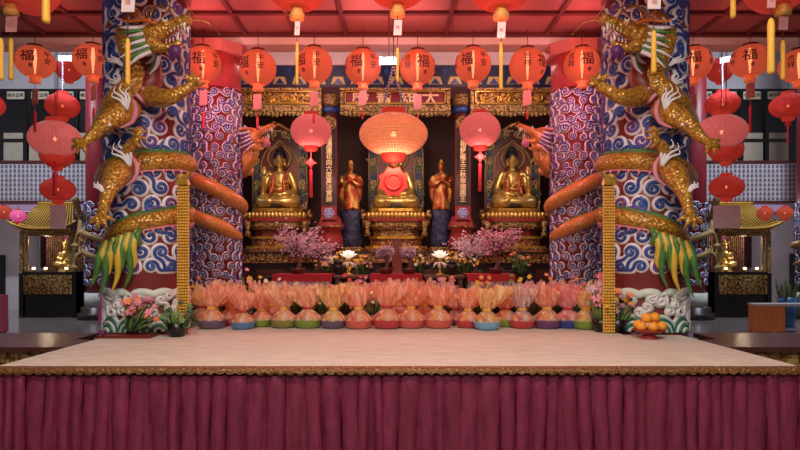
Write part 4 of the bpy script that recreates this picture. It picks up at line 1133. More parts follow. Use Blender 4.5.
rows = [(35, 62, .27, .87, 'red lantern in the beam row, leftmost whole one', 96, .3, .2), (93, 61, .275, .88, 'red lantern in the beam row, just left of the left dragon', 92, .45, -.1),
        (203, 64.5, .265, 1., 'red lantern in the beam row before the left inner pillar', 97, .25, .1), (258, 68, .265, 1., 'red lantern in the beam row above the left carved board, beside the pillar', 101, .2, -.6),
        (314.5, 65, .26, 1.02, 'red lantern in the beam row over the left pink mesh lantern', 98, .15, -.7), (363, 67, .262, 1., 'red lantern in the beam row left of the central white lamp', 97, .1, -.3),
        (417.5, 67.5, .262, .99, 'red lantern in the beam row right of the central white lamp', 101, .1, .35), (473, 65, .262, 1., 'red lantern in the beam row over the right pink mesh lantern', 0, 0, -.45),
        (527.5, 66, .265, 1., 'red lantern in the beam row above the right carved board, beside the pillar', 97, .1, .75), (582, 65, .262, 1., 'red lantern in the beam row before the right inner pillar', 0, 0, .05),
        (693, 63.5, .27, .9, 'red lantern in the beam row, just right of the right dragon', 101, .3, -.35), (750, 61, .275, .86, 'red lantern in the beam row, second from the right edge', 90, .4, -.5),
        (799, 66, .27, .9, 'red lantern in the beam row cut by the right edge', 0, 0, 0)]
for r in rows: row_lantern(*r)

def oval_lantern(px, py, R, sq, D, label, skin, wire, group, cord=True, top=None, beaded=False, knot=None, card=None, ceil=HALL_Z, name='mesh_lantern', under=False):
    x, _, z = P(px, py, D)
    t = thing(name, label, 'lantern', (x, D, z), group)
    lantern_ball(R, sq, 20, pump=.006).build('skin', skin, t)
    h = R * sq * sin(pi / 2 - .38); rr = R * cos(pi / 2 - .38)
    b = MB()
    for k in range(17):
        e = -pi / 2 + .45 + (pi - .9) * k / 16; b.torus((0, 0, R * sq * sin(e)), R * cos(e) * 1.004, R * .008, 40, 4)
    for k in range(44):
        a = 2 * pi * k / 44
        b.tube([((R * 1.004) * cos(e) * cos(a), R * 1.004 * cos(e) * sin(a), R * 1.004 * sq * sin(e)) for e in [-pi / 2 + .4 + (pi - .8) * q / 10 for q in range(11)]], R * .007, 4)
    b.build('wire_ribs', wire, t)
    b = MB(); b.lathe([(rr, h - .01), (rr * .95, h + .06 * R / .35), (rr * .5, h + .06 * R / .35)], 22, caps=False); b.build('top_collar', M['lantern_dim'], t)
    b = MB(); b.lathe([(rr * .4, -h - .09 * R / .35), (rr * .85, -h - .07 * R / .35), (rr, -h + .01)], 22, caps=False); b.build('bottom_collar', M['lantern_dim'], t)
    b = MB(); b.ell((0, 0, 0), (R * .07, R * .07, R * .09)); b.build('bulb', M['bulb'], t)
    b = MB()
    if beaded:
        topz = PZ(beaded, D) - z; s = beaded_sp.get(px, 0)
        for sx in ((-1, 1) if s else (0,)):
            n = 34
            for k in range(n):
                u = k / (n - 1); b.ell((sx * s * (1 - u), 0, h + (topz - h) * u), .017, k % 2, 6, 5)
        b.build('beaded_cord', [M['ivory'], mat('blue_beads', (.15, .2, .6), .3)], t)
        b = MB(); b.tube([(0, 0, topz), (0, 0, ceil - z)], .006, 5); b.build('string', M['string'], t)
    else:
        b.tube([(0, 0, h), (0, 0, ceil - z)], .006, 5); b.build('string', M['string'], t)
    if knot:
        ky, kr, tl = knot; kz = PZ(ky, D) - z
        b = MB(); b.tube([(0, 0, -h), (0, 0, kz + kr)], .008, 5); b.build('lower_cord', M['tassel_red'], t)
        b = MB(); b.prism([(-kr, kz), (-kr * .35, kz - kr * .35), (0, kz - kr), (kr * .35, kz - kr * .35), (kr, kz), (kr * .35, kz + kr * .35), (0, kz + kr), (-kr * .35, kz + kr * .35)] if kr < .2 else [(kr * (1 if i % 2 else .8) * cos(pi * i / 8), kz + kr * (1 if i % 2 else .8) * sin(pi * i / 8)) for i in range(16)], -.03, .03)
        b.torus((0, -.03, kz), kr * .5, kr * .12, 16, 5, axis='y'); kn = b.build('knot', mat('red_knot', (.7, .03, .03), .5, emit=.06, ecol=(1, .05, .03)), t)  # faint glow put into the red, though the knot is no lamp
        if tl: b = MB(); tassel(b, kz - kr, kz - kr - tl, 0, kr * .3); b.build('tassel', M['tassel_red'], kn)
    if card:
        cy, cw, ch = card; kz = PZ(cy, D) - z
        b = MB(); b.tube([(0, 0, -h), (0, 0, kz + ch / 2)], .005, 5); b.build('tag_string', M['string'], t)
        b = MB(); b.box(-cw / 2, cw / 2, -.006, .006, kz - ch / 2, kz + ch / 2); b.build('paper_tag', M['card_white'], t)
    return t
beaded_sp = {393.5: .16}
GM = 'glowing mesh lanterns'
oval_lantern(393.5, 134.5, .43, .62, 7.6, 'largest glowing orange mesh lantern hanging before the central Buddha', M['lantern_hot'], M['lantern_wire_pale'], GM, beaded=66, knot=(182, .2, 0), ceil=CEIL_Z - .02)
oval_lantern(311, 131, .35, .82, 10.4, 'pink mesh lantern with red knot hanging left of the centre', M['lantern_mesh'], M['lantern_wire'], GM, knot=(163, .1, .5))
oval_lantern(480, 130, .35, .86, 10.4, 'pink mesh lantern with red knot hanging right of the centre', M['lantern_mesh'], M['lantern_wire'], GM, knot=(157, .1, .5))
oval_lantern(55, 139, .4, .74, 9.9, 'wide pink mesh lantern hanging by the left dragon claw', M['lantern_mesh'], M['lantern_wire_pale'], GM, knot=(164, .12, .4))
oval_lantern(721.5, 132, .39, .72, 9.9, 'wide pink mesh lantern hanging by the right dragon claw', M['lantern_mesh'], M['lantern_wire_pale'], GM, knot=None)
GR = 'small red oval lanterns in the side halls'
def small(px, py, R, sq, D, label, **k): return oval_lantern(px, py, R, sq, D, label, M['lantern_dim'], M['tassel_red'], GR, name='oval_lantern', **k)
small(62.5, 106, .32, .78, 12, 'red oval lantern under the left beaded cord', beaded=60)
small(722.5, 104, .32, .74, 12, 'red oval lantern under the right beaded cord', beaded=60)
small(57, 155, .3, .8, 11.2, 'red oval lantern half hidden below the left wide mesh lantern')
small(726, 150, .3, .8, 11.2, 'red oval lantern half hidden below the right wide mesh lantern')
small(58, 189.5, .34, .72, 12.6, 'low red oval lantern before the left gallery, holding a paper tag', card=(217, .33, .5))
small(726.5, 187, .34, .72, 12.6, 'low red oval lantern before the right gallery, holding a paper tag', card=(217, .56, .48))
small(788, 106, .33, .72, 11.8, 'red oval lantern before the right gallery near the far right pillar', knot=(124, .06, .35))
small(-14, 105, .33, .76, 11.8, 'red oval lantern barely showing at the left edge')
small(69, 70, .3, .9, 14.6, 'small red oval lantern between the two leftmost beam row lanterns')
small(720, 71, .3, .9, 14.6, 'small red oval lantern between the two beam row lanterns at the right')
for px, py, lab in ((4, 212, 'tiny orange lantern by the left white pier'), (765, 213, 'tiny red lantern right of the right shrine roof'), (785, 213, 'tiny orange lantern by the right doorway')):
    oval_lantern(px, py, .2, .85, 16.2, lab, M['lantern'], M['tassel_red'], 'tiny lanterns under the gallery', name='oval_lantern', ceil=3.2)
oval_lantern(18, 216, .2, .85, 16.2, 'tiny violet pink lantern left of the left shrine roof', lantern_skin('lit_violet_mesh', (.7, .2, .5), (1, .15, .5), .5), M['lantern_wire'], 'tiny lanterns under the gallery', name='oval_lantern', ceil=3.2)

# big lanterns above the frame with card and silk tassel
M['near_skin'] = lantern_skin('near_red_paper', (.7, .1, .07), (1., .14, .09), .18, .15)
def near_lantern(px, D, ybot, label, R=.3, cap=True, card=None, cardm='card_white', tas=None, tm='tassel_yellow', dx=0, tr=.02):
    zb = PZ(ybot, D); z = zb + R * .9
    t = thing('hanging_lantern', label, 'lantern', (PX(px, D), D, z), 'near lanterns along the top')
    lantern_ball(R, .97).build('paper_skin', M['near_skin'], t)
    h = R * .97 * sin(pi / 2 - .38); rr = R * cos(pi / 2 - .38)
    b = MB(); b.tube([(0, 0, h * .5), (0, 0, max(h + .02, CEIL_Z - .04 - z))], .006, 5); b.build('string', M['string'], t)
    last = -h
    if cap:
        b = MB(); b.lathe([(rr * .55, -h - .1), (rr * .6, -h - .06), (rr * .42, -h - .03), (rr * .5, -h + .01)], 16, rf=lambda r, a, k: r * (1 + .06 * sin(a * 12))); b.build('gold_cap', M['lantern_gold'], t); last = -h - .1
    if card:
        c0, c1, cw = card; a0, a1 = PZ(c1, D) - z, PZ(c0, D) - z; w = cw / F * D / 2
        b = MB(); b.box(dx - w, dx + w, -.004, .004, a0, a1); b.mapv(lambda p: (p.x + (p.z - a0) * .05, p.y, p.z)); b.build('paper_card', M[cardm], t)
        q = text('福', w * 1.0); q.mapv(lambda p: (p.x + dx, p.y - .008, p.z + (a0 + a1) / 2)); q.build('lettering', M['card'], t)
        b = MB(); b.tube([(0, 0, last), (dx, 0, a1)], .004, 5); b.build('card_string', M['string'], t); last = a0
    if tas:
        a1, a0 = PZ(tas[0], D) - z, PZ(tas[1], D) - z
        b = MB(); b.tube([(dx, 0, last), (dx, 0, a1)], .004, 5); b.build('tassel_string', M['string'], t)
        b = MB(); tassel(b, a1, a0, dx, tr); b.build('tassel', M[tm], t)
    return t
near_lantern(11, 5.3, 4, 'near lantern at the top left corner, gold cap with pink card and yellow tassel', card=(16, 32, 11), cardm='card', tas=(38, 80))
near_lantern(31, 6.6, 12, 'near red lantern bowl showing behind the top left gold cap', cap=False)
near_lantern(46, 4.4, -60, 'long yellow tassel hanging near the top left from a lantern out of sight', R=.2, card=None, cap=True, tas=(-20, 23), tr=.028)
near_lantern(1, 4.75, -40, 'yellow tassel at the far left edge from a lantern out of sight', R=.2, tas=(38, 80))
near_lantern(160, 7.3, 20, 'red lantern bowl half hidden behind the left dragon head', R=.33, cap=False)
near_lantern(129, 5.0, -28, 'white card and orange tassel before the left dragon mane', card=(-8, 12, 13), tas=(38, 85), tm='tassel_yellow', dx=-.01)
near_lantern(297, 5.2, 8, 'near lantern at top, left of centre, with gold cap, white card and yellow tassel', card=(21, 35, 5), tas=(42, 85), tr=.013)
near_lantern(397.5, 5.2, 5, 'near lantern at top centre with gold cap, white card and yellow tassel', card=(20, 35, 8), tas=(48, 82), tr=.013)
near_lantern(501, 5.2, 8, 'near lantern at top, right of centre, with gold cap, white card and yellow tassel', R=.31, card=(22, 38, 8), tas=(42, 90), tr=.016)
near_lantern(630, 7.3, 20, 'red lantern bowl half hidden behind the right dragon head', R=.33, cap=False)
near_lantern(652, 5.0, -26, 'white card and yellow tassel before the right dragon mane', card=(-6, 9, 13), tas=(30, 73), dx=.015, tr=.022)
near_lantern(733, 4.9, -60, 'short yellow tassel at the top right from a lantern out of sight', R=.2, tas=(-25, 18), tr=.022)
near_lantern(777, 6.4, 10, 'near red lantern bowl showing behind the top right gold cap', R=.34, cap=False)
near_lantern(783, 5.2, 4, 'near lantern at the top right with gold cap, card and yellow tassel', card=(16, 30, 9), cardm='card', tas=(40, 80))
near_lantern(771, 4.45, -45, 'long yellow tassel left of the top right gold cap from a lantern out of sight', R=.2, card=(-8, 8, 8), cardm='card', tas=(18, 74), tr=.026)

# fluorescent lamps
for px, py, D, lab, rz in ((389, 62, 8.2, 'white fluorescent lamp hanging in the centre above the large lantern', 0), (66, 59, 11.6, 'white fluorescent lamp between the two leftmost beam row lanterns', .1), (728, 60, 11.6, 'white fluorescent lamp between the two beam row lanterns at the right', -.5)):
    x, _, z = P(px, py, D)
    t = thing('fluorescent_lamp', lab, 'lamp', (x, D, z), 'white fluorescent lamps', rz=rz)
    b = MB(); b.tube([(-.1, 0, 0), (.1, 0, 0)], .032, 12); b.build('tube', M['tube'], t)
    b = MB(); b.box(-.13, .13, -.03, .03, .035, .06); b.box(-.135, -.1, -.035, .035, -.035, .06); b.box(.1, .135, -.035, .035, -.035, .06); b.build('housing', M['plaster'], t)
    b = MB(); b.tube([(.0, .0, .06), (.0, .0, (CEIL_Z if D < 9 else HALL_Z) + .02 - z)], .008, 6); b.build('rod', M['string'], t)

# gold bead strands beside the pillars
for m in (1, -1):
    D = 6.12
    x = PX(183, D) * m
    z1 = PZ(184, D)
    t = thing('bead_garland', 'tall column of gold beads standing by the front %s pillar' % side(m), 'ornament', (x, D, 0 if abs(x) > 2.2 else STAGE_Z), 'gold bead columns')
    zz = 0 if abs(x) > 2.2 else STAGE_Z
    b = MB(); b.box(-.05, .05, .015, .04, 0, z1 - zz + .1); b.build('core', M['tassel_yellow'], t)
    b = MB(); n = int((z1 - zz) / .03)
    for k in range(n):
        for c in range(5): b.ell((-.052 + c * .026, -.0, .02 + k * .03), (.0135, .018, .0135), 0, 6, 4)
    b.build('beads', M['bead'], t)['kind'] = 'stuff'
    b = MB(); b.prism([(-.065, z1 - zz - .01), (.065, z1 - zz - .01), (.05, z1 - zz + .05), (.09 * m, z1 - zz + .13), (-.05, z1 - zz + .05)], -.03, .03); b.build('finial', M['gold'], t)

# ================================================================ gift baskets
FILM = {'orange': film('orange_cellophane', (.97, .58, .4), .38), 'peach': film('peach_cellophane', (.97, .68, .48), .38), 'clear': film('clear_cellophane', (.85, .74, .7), .55), 'pink': film('pink_cellophane', (.95, .52, .54), .38), 'amber': film('amber_cellophane', (.97, .72, .38), .38)}
BOWL = {k: mat(k.replace(' ', '_') + '_plastic_bowl', c, .35, nscale=30, bump=.15) for k, c in {'purple grey': (.14, .09, .16), 'blue': (.1, .22, .42), 'green': (.2, .3, .05), 'red': (.5, .05, .06), 'olive': (.22, .22, .05), 'deep blue': (.04, .06, .3), 'purple': (.16, .05, .16), 'light blue': (.2, .42, .6), 'coral': (.62, .12, .1)}.items()}
FR = [mat('orange_fruit', (.8, .3, .03), .45, nscale=60, bump=.2), mat('red_fruit', (.5, .05, .03), .35), mat('yellow_pack', (.75, .5, .06), .4), mat('white_pack', (.7, .62, .55), .5)]
def basket(px, py, D, bowl, wrap, label, seed, S=1.0, H=.41):
    rnd = random.Random(seed)
    t = thing('gift_basket', label, 'gift basket', (PX(px, D), D, STAGE_Z), 'wrapped offering baskets along the stage back', sc=S)
    b = MB(); b.lathe([(.1, 0), (.135, .025), (.152, .09), (.155, .098), (.145, .09), (.12, .03)], 26, rf=lambda r, a, k: r * (1 + .015 * sin(a * 18))); b.build('bowl', BOWL[bowl], t)
    b = MB()
    for k in range(7):
        a = k * 1.05; q = .07 if k else 0
        b = MB(); b.ell((q * cos(a), q * sin(a), .1 + (.035 if k == 0 else 0)), .045, 0, 10, 7); b.build('fruit', FR[k % 3 if seed % 2 else (k + 2) % 4], t)
    ph = [rnd.uniform(0, 6) for _ in range(5)]; nk = .21; H *= rnd.uniform(.92, 1.16)
    def rf(r, a, k):
        if k < .28: return r * (1 + .05 * sin(a * 9 + ph[0]) * (1 - abs(k / .28 - .5)))
        u = (k - .28) / .72
        return r * (1 + (.22 * sin(a * 5 + ph[1]) + .18 * sin(a * 10 + ph[2]) + .12 * sin(a * 14 + ph[3])) * min(1, u * 1.6))
    prof = [(.156, .088), (.15, .104), (.118, .135), (.078, .172), (.036, nk)] + [(.045 + (.115 + .02 * rnd.random()) * (u ** .6), nk + (H - nk) * u) for u in [i / 9 for i in range(1, 10)]]
    v = MB(); v.lathe(prof, 60, rf=rf, caps=False)
    lz = (rnd.uniform(-.1, .1), rnd.uniform(-.05, .05))
    def jag(p):
        if p.z > nk:
            u = (p.z - nk) / (H - nk); a = atan2(p.y, p.x)
            p = Vector((p.x + lz[0] * u, p.y * .75 + lz[1] * u, p.z + u * u * (.03 * sin(a * 3 + ph[4]) + .018 * sin(a * 7 + ph[1]))))
        return p
    v.mapv(jag); wr_ = v.build('cellophane_wrap', FILM[wrap], t)
    w = MB(); w.lathe([(.035, nk), (.075, nk + .07), (.1, nk + .17), (.09, nk + .24)], 40, rf=lambda r, a, k: r * (1 + .22 * sin(a * 6 + ph[2]) * k), caps=False); w.mapv(jag); w.build('inner_frill', FILM[wrap], wr_)
    b = MB(); b.torus((0, 0, nk), .042, .01, 18, 6)
    for s in (-1, 1): b.tube([(0, -.04, nk), (s * .02, -.05, nk + .012), (s * .025, -.052, nk - .012), (0, -.045, nk)], [.005, .007, .006, .004], 6, smooth=4)
    b.build('tie_ribbon', M['tassel_yellow'] if seed % 3 else M['red_cloth'], wr_)
    return t
fb = [(202, 6.95, 'green', 'amber', 'leftmost small green bowl in amber wrap beside the potted plant', .95), (212, 6.55, 'purple grey', 'orange', 'purple grey bowl in tall orange wrap near the left end', 1.06), (230, 6.85, 'red', 'orange', 'red bowl set back between the purple grey and blue bowls', .95),
      (243, 6.5, 'blue', 'orange', 'dull blue bowl in orange wrap near the left end', .9), (261, 6.72, 'green', 'orange', 'yellow-green bowl right of the dull blue bowl', .9), (284, 6.62, 'olive', 'peach', 'olive bowl in peach wrap, left of the green pair', 1.0),
      (308, 6.6, 'green', 'peach', 'bright green bowl in tall peach wrap below the left cherry tree', 1.04), (333.5, 6.58, 'purple grey', 'amber', 'purple grey bowl in amber wrap left of the red bowls', 1.0), (358.5, 6.55, 'coral', 'orange', 'coral bowl, leftmost of the central red bowls', 1.04),
      (387, 6.56, 'red', 'orange', 'wide red bowl left of the stage centre line', 1.1), (411, 6.6, 'coral', 'orange', 'coral bowl with the tallest wrap at the stage centre', 1.06), (438, 6.6, 'coral', 'orange', 'coral bowl right of the stage centre with spread wrap', 1.08),
      (455, 6.9, 'purple', 'orange', 'small purple bowl set back among the coral bowls', .85), (468, 6.62, 'red', 'orange', 'red bowl left of the light blue bowl', .95), (487, 6.45, 'light blue', 'amber', 'light blue bowl in amber wrap standing furthest forward', 1.0),
      (506, 6.72, 'green', 'orange', 'green bowl half hidden right of the light blue bowl', .95), (522, 6.58, 'red', 'clear', 'red bowl in clear pale wrap', .98), (547, 6.57, 'purple', 'orange', 'purple bowl in orange wrap towards the right end', 1.04),
      (568, 6.6, 'deep blue', 'pink', 'deep blue bowl in pink wrap', 1.0), (586, 6.5, 'green', 'amber', 'rightmost green bowl in amber wrap beside the right pillar', 1.04)]
for i, (px, D, bo, wr, lab, s) in enumerate(fb): basket(px, 0, D, bo, wr, 'wrapped gift basket, ' + lab, i + 3, s)
bk = [(224, 'orange'), (272, 'orange'), (372, 'orange'), (399, 'pink'), (424, 'orange'), (452, 'pink'), (534, 'pink'), (558, 'orange')]
for i, (px, wr) in enumerate(bk):
    D = 7.05 + .08 * (i % 2)
    basket(px, 0, D, ('red', 'green', 'purple')[i % 3], wr, 'back-row basket in %s wrap, %s from the left of the back row' % (wr, ORD[i]), 40 + i, 1.02, .41)
GB = 'artificial flower bunches behind the baskets'
fl_ = [(205, .0, [M['fl_yellow'], M['fl_orange']], 'yellow bunch above the leftmost baskets'), (250, .1, [M['fl_pink'], M['fl_yellow']], 'pink and yellow bunch above the dull blue bowl'), (272, 0, [M['blossom'], M['fl_cream']], 'mauve bunch left of the left red tablecloth'), (352, .05, [M['fl_pink'], M['fl_red']], 'red and pink bunch below the left lotus lamp'), (368, 0, [M['blossom'], M['fl_pink']], 'pink bunch left of the middle red tablecloth'),
       (423, 0, [M['blossom'], M['fl_red']], 'pink bunch right of the middle red tablecloth'), (446, 0, [M['fl_orange'], M['blossom']], 'orange and mauve bunch below the right lotus lamp'), (480, .06, [M['fl_orange'], M['fl_yellow']], 'orange flower bunch above the light blue bowl'), (518, .06, [M['fl_yellow'], M['leaf_light']], 'yellow lily bunch above the clear wrap'),
       (545, .04, [M['fl_yellow'], M['fl_orange']], 'yellow and orange bunch above the purple bowl at right'), (575, .02, [M['blossom'], M['fl_orange']], 'pink bunch above the deep blue bowl'), (594, .04, [M['fl_orange'], M['fl_pink']], 'orange and pink bunch beside the right bead column')]
for i, (px, dz, cols, lab) in enumerate(fl_):
    bouquet('flower_bunch', px, 7.3, STAGE_Z, .17, .52 + dz, lab, 60 + i, cols, 16, GB, .1, 34, M['black'], fr=.03)

for i, (px, lab) in enumerate(((226, 'right of the purple grey bowl at the left'), (296, 'between the olive and the bright green bowl'), (321, 'between the bright green and the purple grey bowl'), (346, 'left of the coral bowl'), (373, 'between the coral and the wide red bowl'), (452, 'behind the small purple bowl'), (478, 'left of the light blue bowl'), (508, 'above the half hidden green bowl'), (535, 'left of the purple bowl at right'), (558, 'between the purple and deep blue bowls'))):
    bouquet('leafy_sprig', px, 6.95, STAGE_Z, .12, .4, 'dark green sprig with pale blooms ' + lab, 120 + i, [M['fl_cream'], M['fl_pink']], 6, 'green sprigs between the baskets', .08, 46, M['black'], fr=.022)
# plants at the pillar feet
t = bouquet('potted_plant', 177, 5.9, STAGE_Z, .16, .34, 'dark leafy plant at the foot of the left pillar beside the baskets', 81, [M['leaf_light'], M['leaf']], 10, None, .1, 60, M['black'])
t = bouquet('flower_bouquet', 131, 5.9, STAGE_Z, .15, .4, 'pink and orange bouquet leaning before the left pillar foam base', 82, [M['fl_pink'], M['fl_orange'], M['blossom']], 36, None, .08, 40, None, lean=.1)
t = bouquet('flower_bouquet', 617, 6.2, STAGE_Z, .17, .42, 'leafy bouquet with small yellow blooms left of the orange fruit', 83, [M['fl_yellow'], M['blossom'], M['fl_orange']], 24, None, .1, 50, M['black'])
t = bouquet('flower_bouquet', 602, 6.25, STAGE_Z, .13, .6, 'tall pale pink lily bouquet beside the right pillar', 84, [M['blossom_pale'], M['fl_pink']], 14, None, .08, 30, M['black'], fr=.05)

# fruit dish with oranges
D = 5.75
t = thing('fruit_dish', 'red footed dish of oranges at the right corner of the stage', 'dish', (PX(649, D), D, STAGE_Z))
b = MB(); b.lathe([(.09, 0), (.085, .012), (.045, .04), (.05, .05), (.14, .075), (.155, .09), (.145, .088), (.03, .06)], 28); b.build('dish', M['red_paint'], t)
M['citrus'] = mat('orange_peel', (.85, .32, .02), .45, nscale=70, bump=.3, c2=(.9, .4, .04))
of = thing('x', None, None); bpy.data.objects.remove(of)
spots = [(0, -.095, .125, 'front middle orange on the dish'), (-.095, -.05, .125, 'left orange on the dish rim, nearest the bouquet'), (.095, -.055, .125, 'right front orange on the dish'), (-.075, .06, .125, 'back left orange on the dish'), (.08, .06, .125, 'back right orange on the dish'), (-.035, -.03, .2, 'upper left orange on top of the pile'), (.045, -.02, .205, 'upper right orange on top of the pile')]
proto = None
for sx, sy, sz, lab in spots:
    if proto is None:
        o = thing('orange', lab, 'orange', (0, 0, 0), 'oranges on the red dish')
        b = MB(); b.ell((0, 0, 0), (.05, .05, .047), 0, 18, 12); b.build('peel', M['citrus'], o)
        b = MB(); b.lathe([(.008, .043), (.004, .051)], 8); b.build('stem', M['leaf'], o); proto = o
    else: o = copy_tree(proto); o['label'] = lab
    o.location = (PX(649, D) + sx, D + sy, STAGE_Z + sz); o.rotation_euler = (random.uniform(-.5, .5), random.uniform(-.5, .5), 0)

# ================================================================ side shrines
M['roof_gold'] = mat('gold_roof_tile', (.6, .36, .06), .4, .4, nscale=9)
M['shrine_bg'] = mat('shrine_back_cloth', (.2, .03, .06), .7, nscale=6)
def shrine(m):
    D = 17.3; px = 48.5 if m > 0 else 742; x = PX(px, D); lr = side(m)
    t = thing('side_shrine', 'black and gilt shrine with golden tiled roof in the %s side hall' % lr, 'shrine', (x, D, 0), 'side hall shrines')
    W = .76; z0 = PZ(273, D)
    b = MB(); b.box(-W, W, 0, 1.4, 0, z0 + .03); b.build('cabinet', M['black'], t)
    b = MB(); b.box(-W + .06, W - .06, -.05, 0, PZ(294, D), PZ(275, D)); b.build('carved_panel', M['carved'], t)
    for s in (-1, 1):
        b = MB(); b.box(s * W - .06, s * W + .06, -.06, .06, 0, z0)
        b.build('post', M['black'], t)
        b = MB(); b.box(s * W - .05, s * W + .05, -.05, .05, z0 + .03, PZ(232, D)); b.build('gilt_post', M['carved_fine'], t)
        b = MB(); b.box(s * (W - .13) - .04, s * (W - .13) + .04, 0, .05, z0 + .03, PZ(233, D)); b.build('carved_strip', M['carved_fine'], t)
    b = MB(); b.box(-W, W, 1.2, 1.3, z0 + .03, PZ(228, D)); b.build('back_panel', M['shrine_bg'], t)
    b = MB()
    for i in range(8): b.box(-.7 + i * .06 - .01, -.7 + i * .06 + .01, 1.15, 1.19, z0 + .03, PZ(230, D)); b.box(.28 + i * .06 - .01, .28 + i * .06 + .01, 1.15, 1.19, z0 + .03, PZ(230, D))
    b.build('lattice', M['carved_fine'], t)
    b = MB(); b.box(-W, W, -.08, .05, PZ(236, D), PZ(229, D)); b.build('lintel', M['carved_fine'], t)
    zr = PZ(229, D); zt = PZ(203, D)
    b = MB(); v = []; f = []; n = 20; rows_ = 6             # curved roof with upturned eaves
    for i in range(n + 1):
        u = -1 + 2 * i / n
        for j in range(rows_):
            k = j / (rows_ - 1)
            ex = .98 - .45 * k; lift = .22 * abs(u) ** 3 * (1 - k)
            v.append((u * ex, -.35 + .75 * k, zr + (zt - zr) * (k ** 1.5) + lift))
    for i in range(n):
        for j in range(rows_ - 1): f.append((i * rows_ + j, (i + 1) * rows_ + j, (i + 1) * rows_ + j + 1, i * rows_ + j + 1))
    b.add(v, f); off = len(v)
    b.add([(a, c + .0, z - .05) for a, c, z in v], [tuple(reversed(q)) for q in f]); rf_ = b.build('roof', M['dark_wood'], t)
    b = MB()
    for i in range(1, n, 1):
        b.tube([(v[i * rows_ + j][0], v[i * rows_ + j][1], v[i * rows_ + j][2] + .015) for j in range(rows_)], .021, 6)
    b.tube([(v[i * rows_][0], v[i * rows_][1], v[i * rows_][2]) for i in range(n + 1)], .03, 6)
    b.tube([(v[i * rows_ + 5][0], v[i * rows_ + 5][1], v[i * rows_ + 5][2] + .03) for i in range(n + 1)], .045, 6); b.build('roof_tiles', M['roof_gold'], rf_)
    b = MB()
    for i in range(22): b.tube([(-.78 + i * .074, -.3, zr + .02), (-.78 + i * .074, -.3, zr - .09)], [.02, .006], 5)
    b.build('eave_fringe', M['tassel_yellow'], rf_)
    # statue inside
    s = thing('shrine_statue', 'seated golden figure inside the %s side shrine' % lr, 'statue', (x + (.25 * m), D + .5, z0 + .03), 'shrine statues')
    b = MB(); b.lathe([(.26, 0), (.2, .1), (.24, .16)], 14); b.ell((0, 0, .25), (.26, .18, .12)); b.ell((0, 0, .45), (.17, .13, .2)); b.ell((0, -.02, .7), (.085, .09, .1))
    for q in (-1, 1): b.tube([(q * .15, 0, .55), (q * .22, -.05, .38), (q * .05, -.17, .35)], [.07, .06, .04], 8, smooth=3); b.tube([(q * .1, 0, .24), (q * .27, -.08, .22), (0, -.2, .2)], [.1, .09, .06], 8, smooth=3)
    o = b.build('body', M['gold_bright'], s); remesh(o, .018, 2)
    b = MB(); b.lathe([(.09, .76), (.1, .82), (.05, .86), (.03, .95)], 10)
    for q in range(5): b.tube([(-.08 + .04 * q, -.05, .8), (-.1 + .05 * q, -.06, .9)], [.02, .004], 5)
    b.build('crown', M['gold_bright'], s)
    for q, dx in enumerate((-.5, -.15, .45) if m > 0 else (-.4, .15, .5)):
        c = thing('candle_lamp', 'small glowing offering lamp in the %s shrine, %s from its left post' % (lr, ORD[q]), 'lamp', (x + dx, D + .12, z0 + .03), 'shrine offering lamps')
        b = MB(); b.lathe([(.05, 0), (.04, .03), (.06, .07)], 10); b.build('cup', M['gold'], c)
        b = MB(); b.ell((0, 0, .1), (.045, .045, .035), 0, 10, 7); b.build('flame', M['bulb'], c)
    g = thing('black_cabinet', 'plain black cabinet between the %s shrine and the outer pillar' % lr, 'cabinet', (x + .82 * m + .5 * m, D + .45, 0), 'black side cabinets')
    b = MB(); b.box(-.42, .42, 0, .9, 0, z0 - .05); b.build('body', M['black'], g)
    b = MB(); b.box(-.36, -.02, -.02, 0, .1, z0 - .3); b.box(.02, .36, -.02, 0, .1, z0 - .3); b.build('door', M['dark_wood'], g)
    b = MB(); b.box(-.42, .42, .5, .9, z0 - .05, 2.9); b.build('hutch', M['dark_wood'], g)
    for q in range(4):
        c = thing('offering_cup', 'tiny pale cup on the %s black cabinet, %s from its left side' % (lr, ORD[q]), 'cup', (g.location.x - .27 + q * .18, D + .6, z0 - .05), 'cups on the black cabinets')
        b = MB(); b.lathe([(.02, 0), (.035, .07), (.03, .07), (.015, .01)], 10); tag(b.build('cup', M['plaster'], c))
shrine(1); shrine(-1)

# odds and ends in the side halls
M['orange_wood'] = mat('orange_wood_panel', (.62, .2, .05), .5, nscale=3, stretch=(4, 1, .5))
t = thing('side_table', 'orange fronted wooden table in the right side hall', 'table', (PX(790, 13.9), 13.9, 0))
b = MB(); b.box(-.8, 1.2, 0, .3, .62, .67); b.build('table_top', M['plaster'], t)
b = MB(); b.box(-.8, -.1, .03, .07, .02, .62); b.build('front_panel', M['orange_wood'], t)
for xx in (-.76, -.1, 1.1):
    b = MB(); b.box(xx - .04, xx + .04, .075, .28, 0, .62); b.build('side_panel', M['orange_wood'] if xx < 0 else M['table_brown'], t)
t = bouquet('potted_plant', 787.5, 15.0, .0, .32, 1.3, 'bushy green plant in a tall blue pot behind the orange table', 90, [M['leaf'], M['leaf_light']], 10, None, .25, 90, None)
b = MB(); b.lathe([(.14, 0), (.2, .35), (.22, .75), (.19, .75), (.17, .4)], 18); b.build('pot', mat('blue_glazed_pot', (.03, .1, .25), .25), t)
t = thing('draped_table', 'table under a pink cloth at the far left edge', 'table', (PX(-25, 13.2), 13.2, 0))
b = MB(); b.box(-.6, .2, .05, .75, 0, .86); b.build('body', M['table_brown'], t)
b = MB(); N = 50; v = []; f = []
for i in range(N + 1):
    x = -.62 + .84 * i / N; w = .025 * sin(i * 1.1)
    v += [(x, .78, .875), (x, .02, .88), (x, -.01 + w * .6, .5), (x, -.03 + w, .03)]
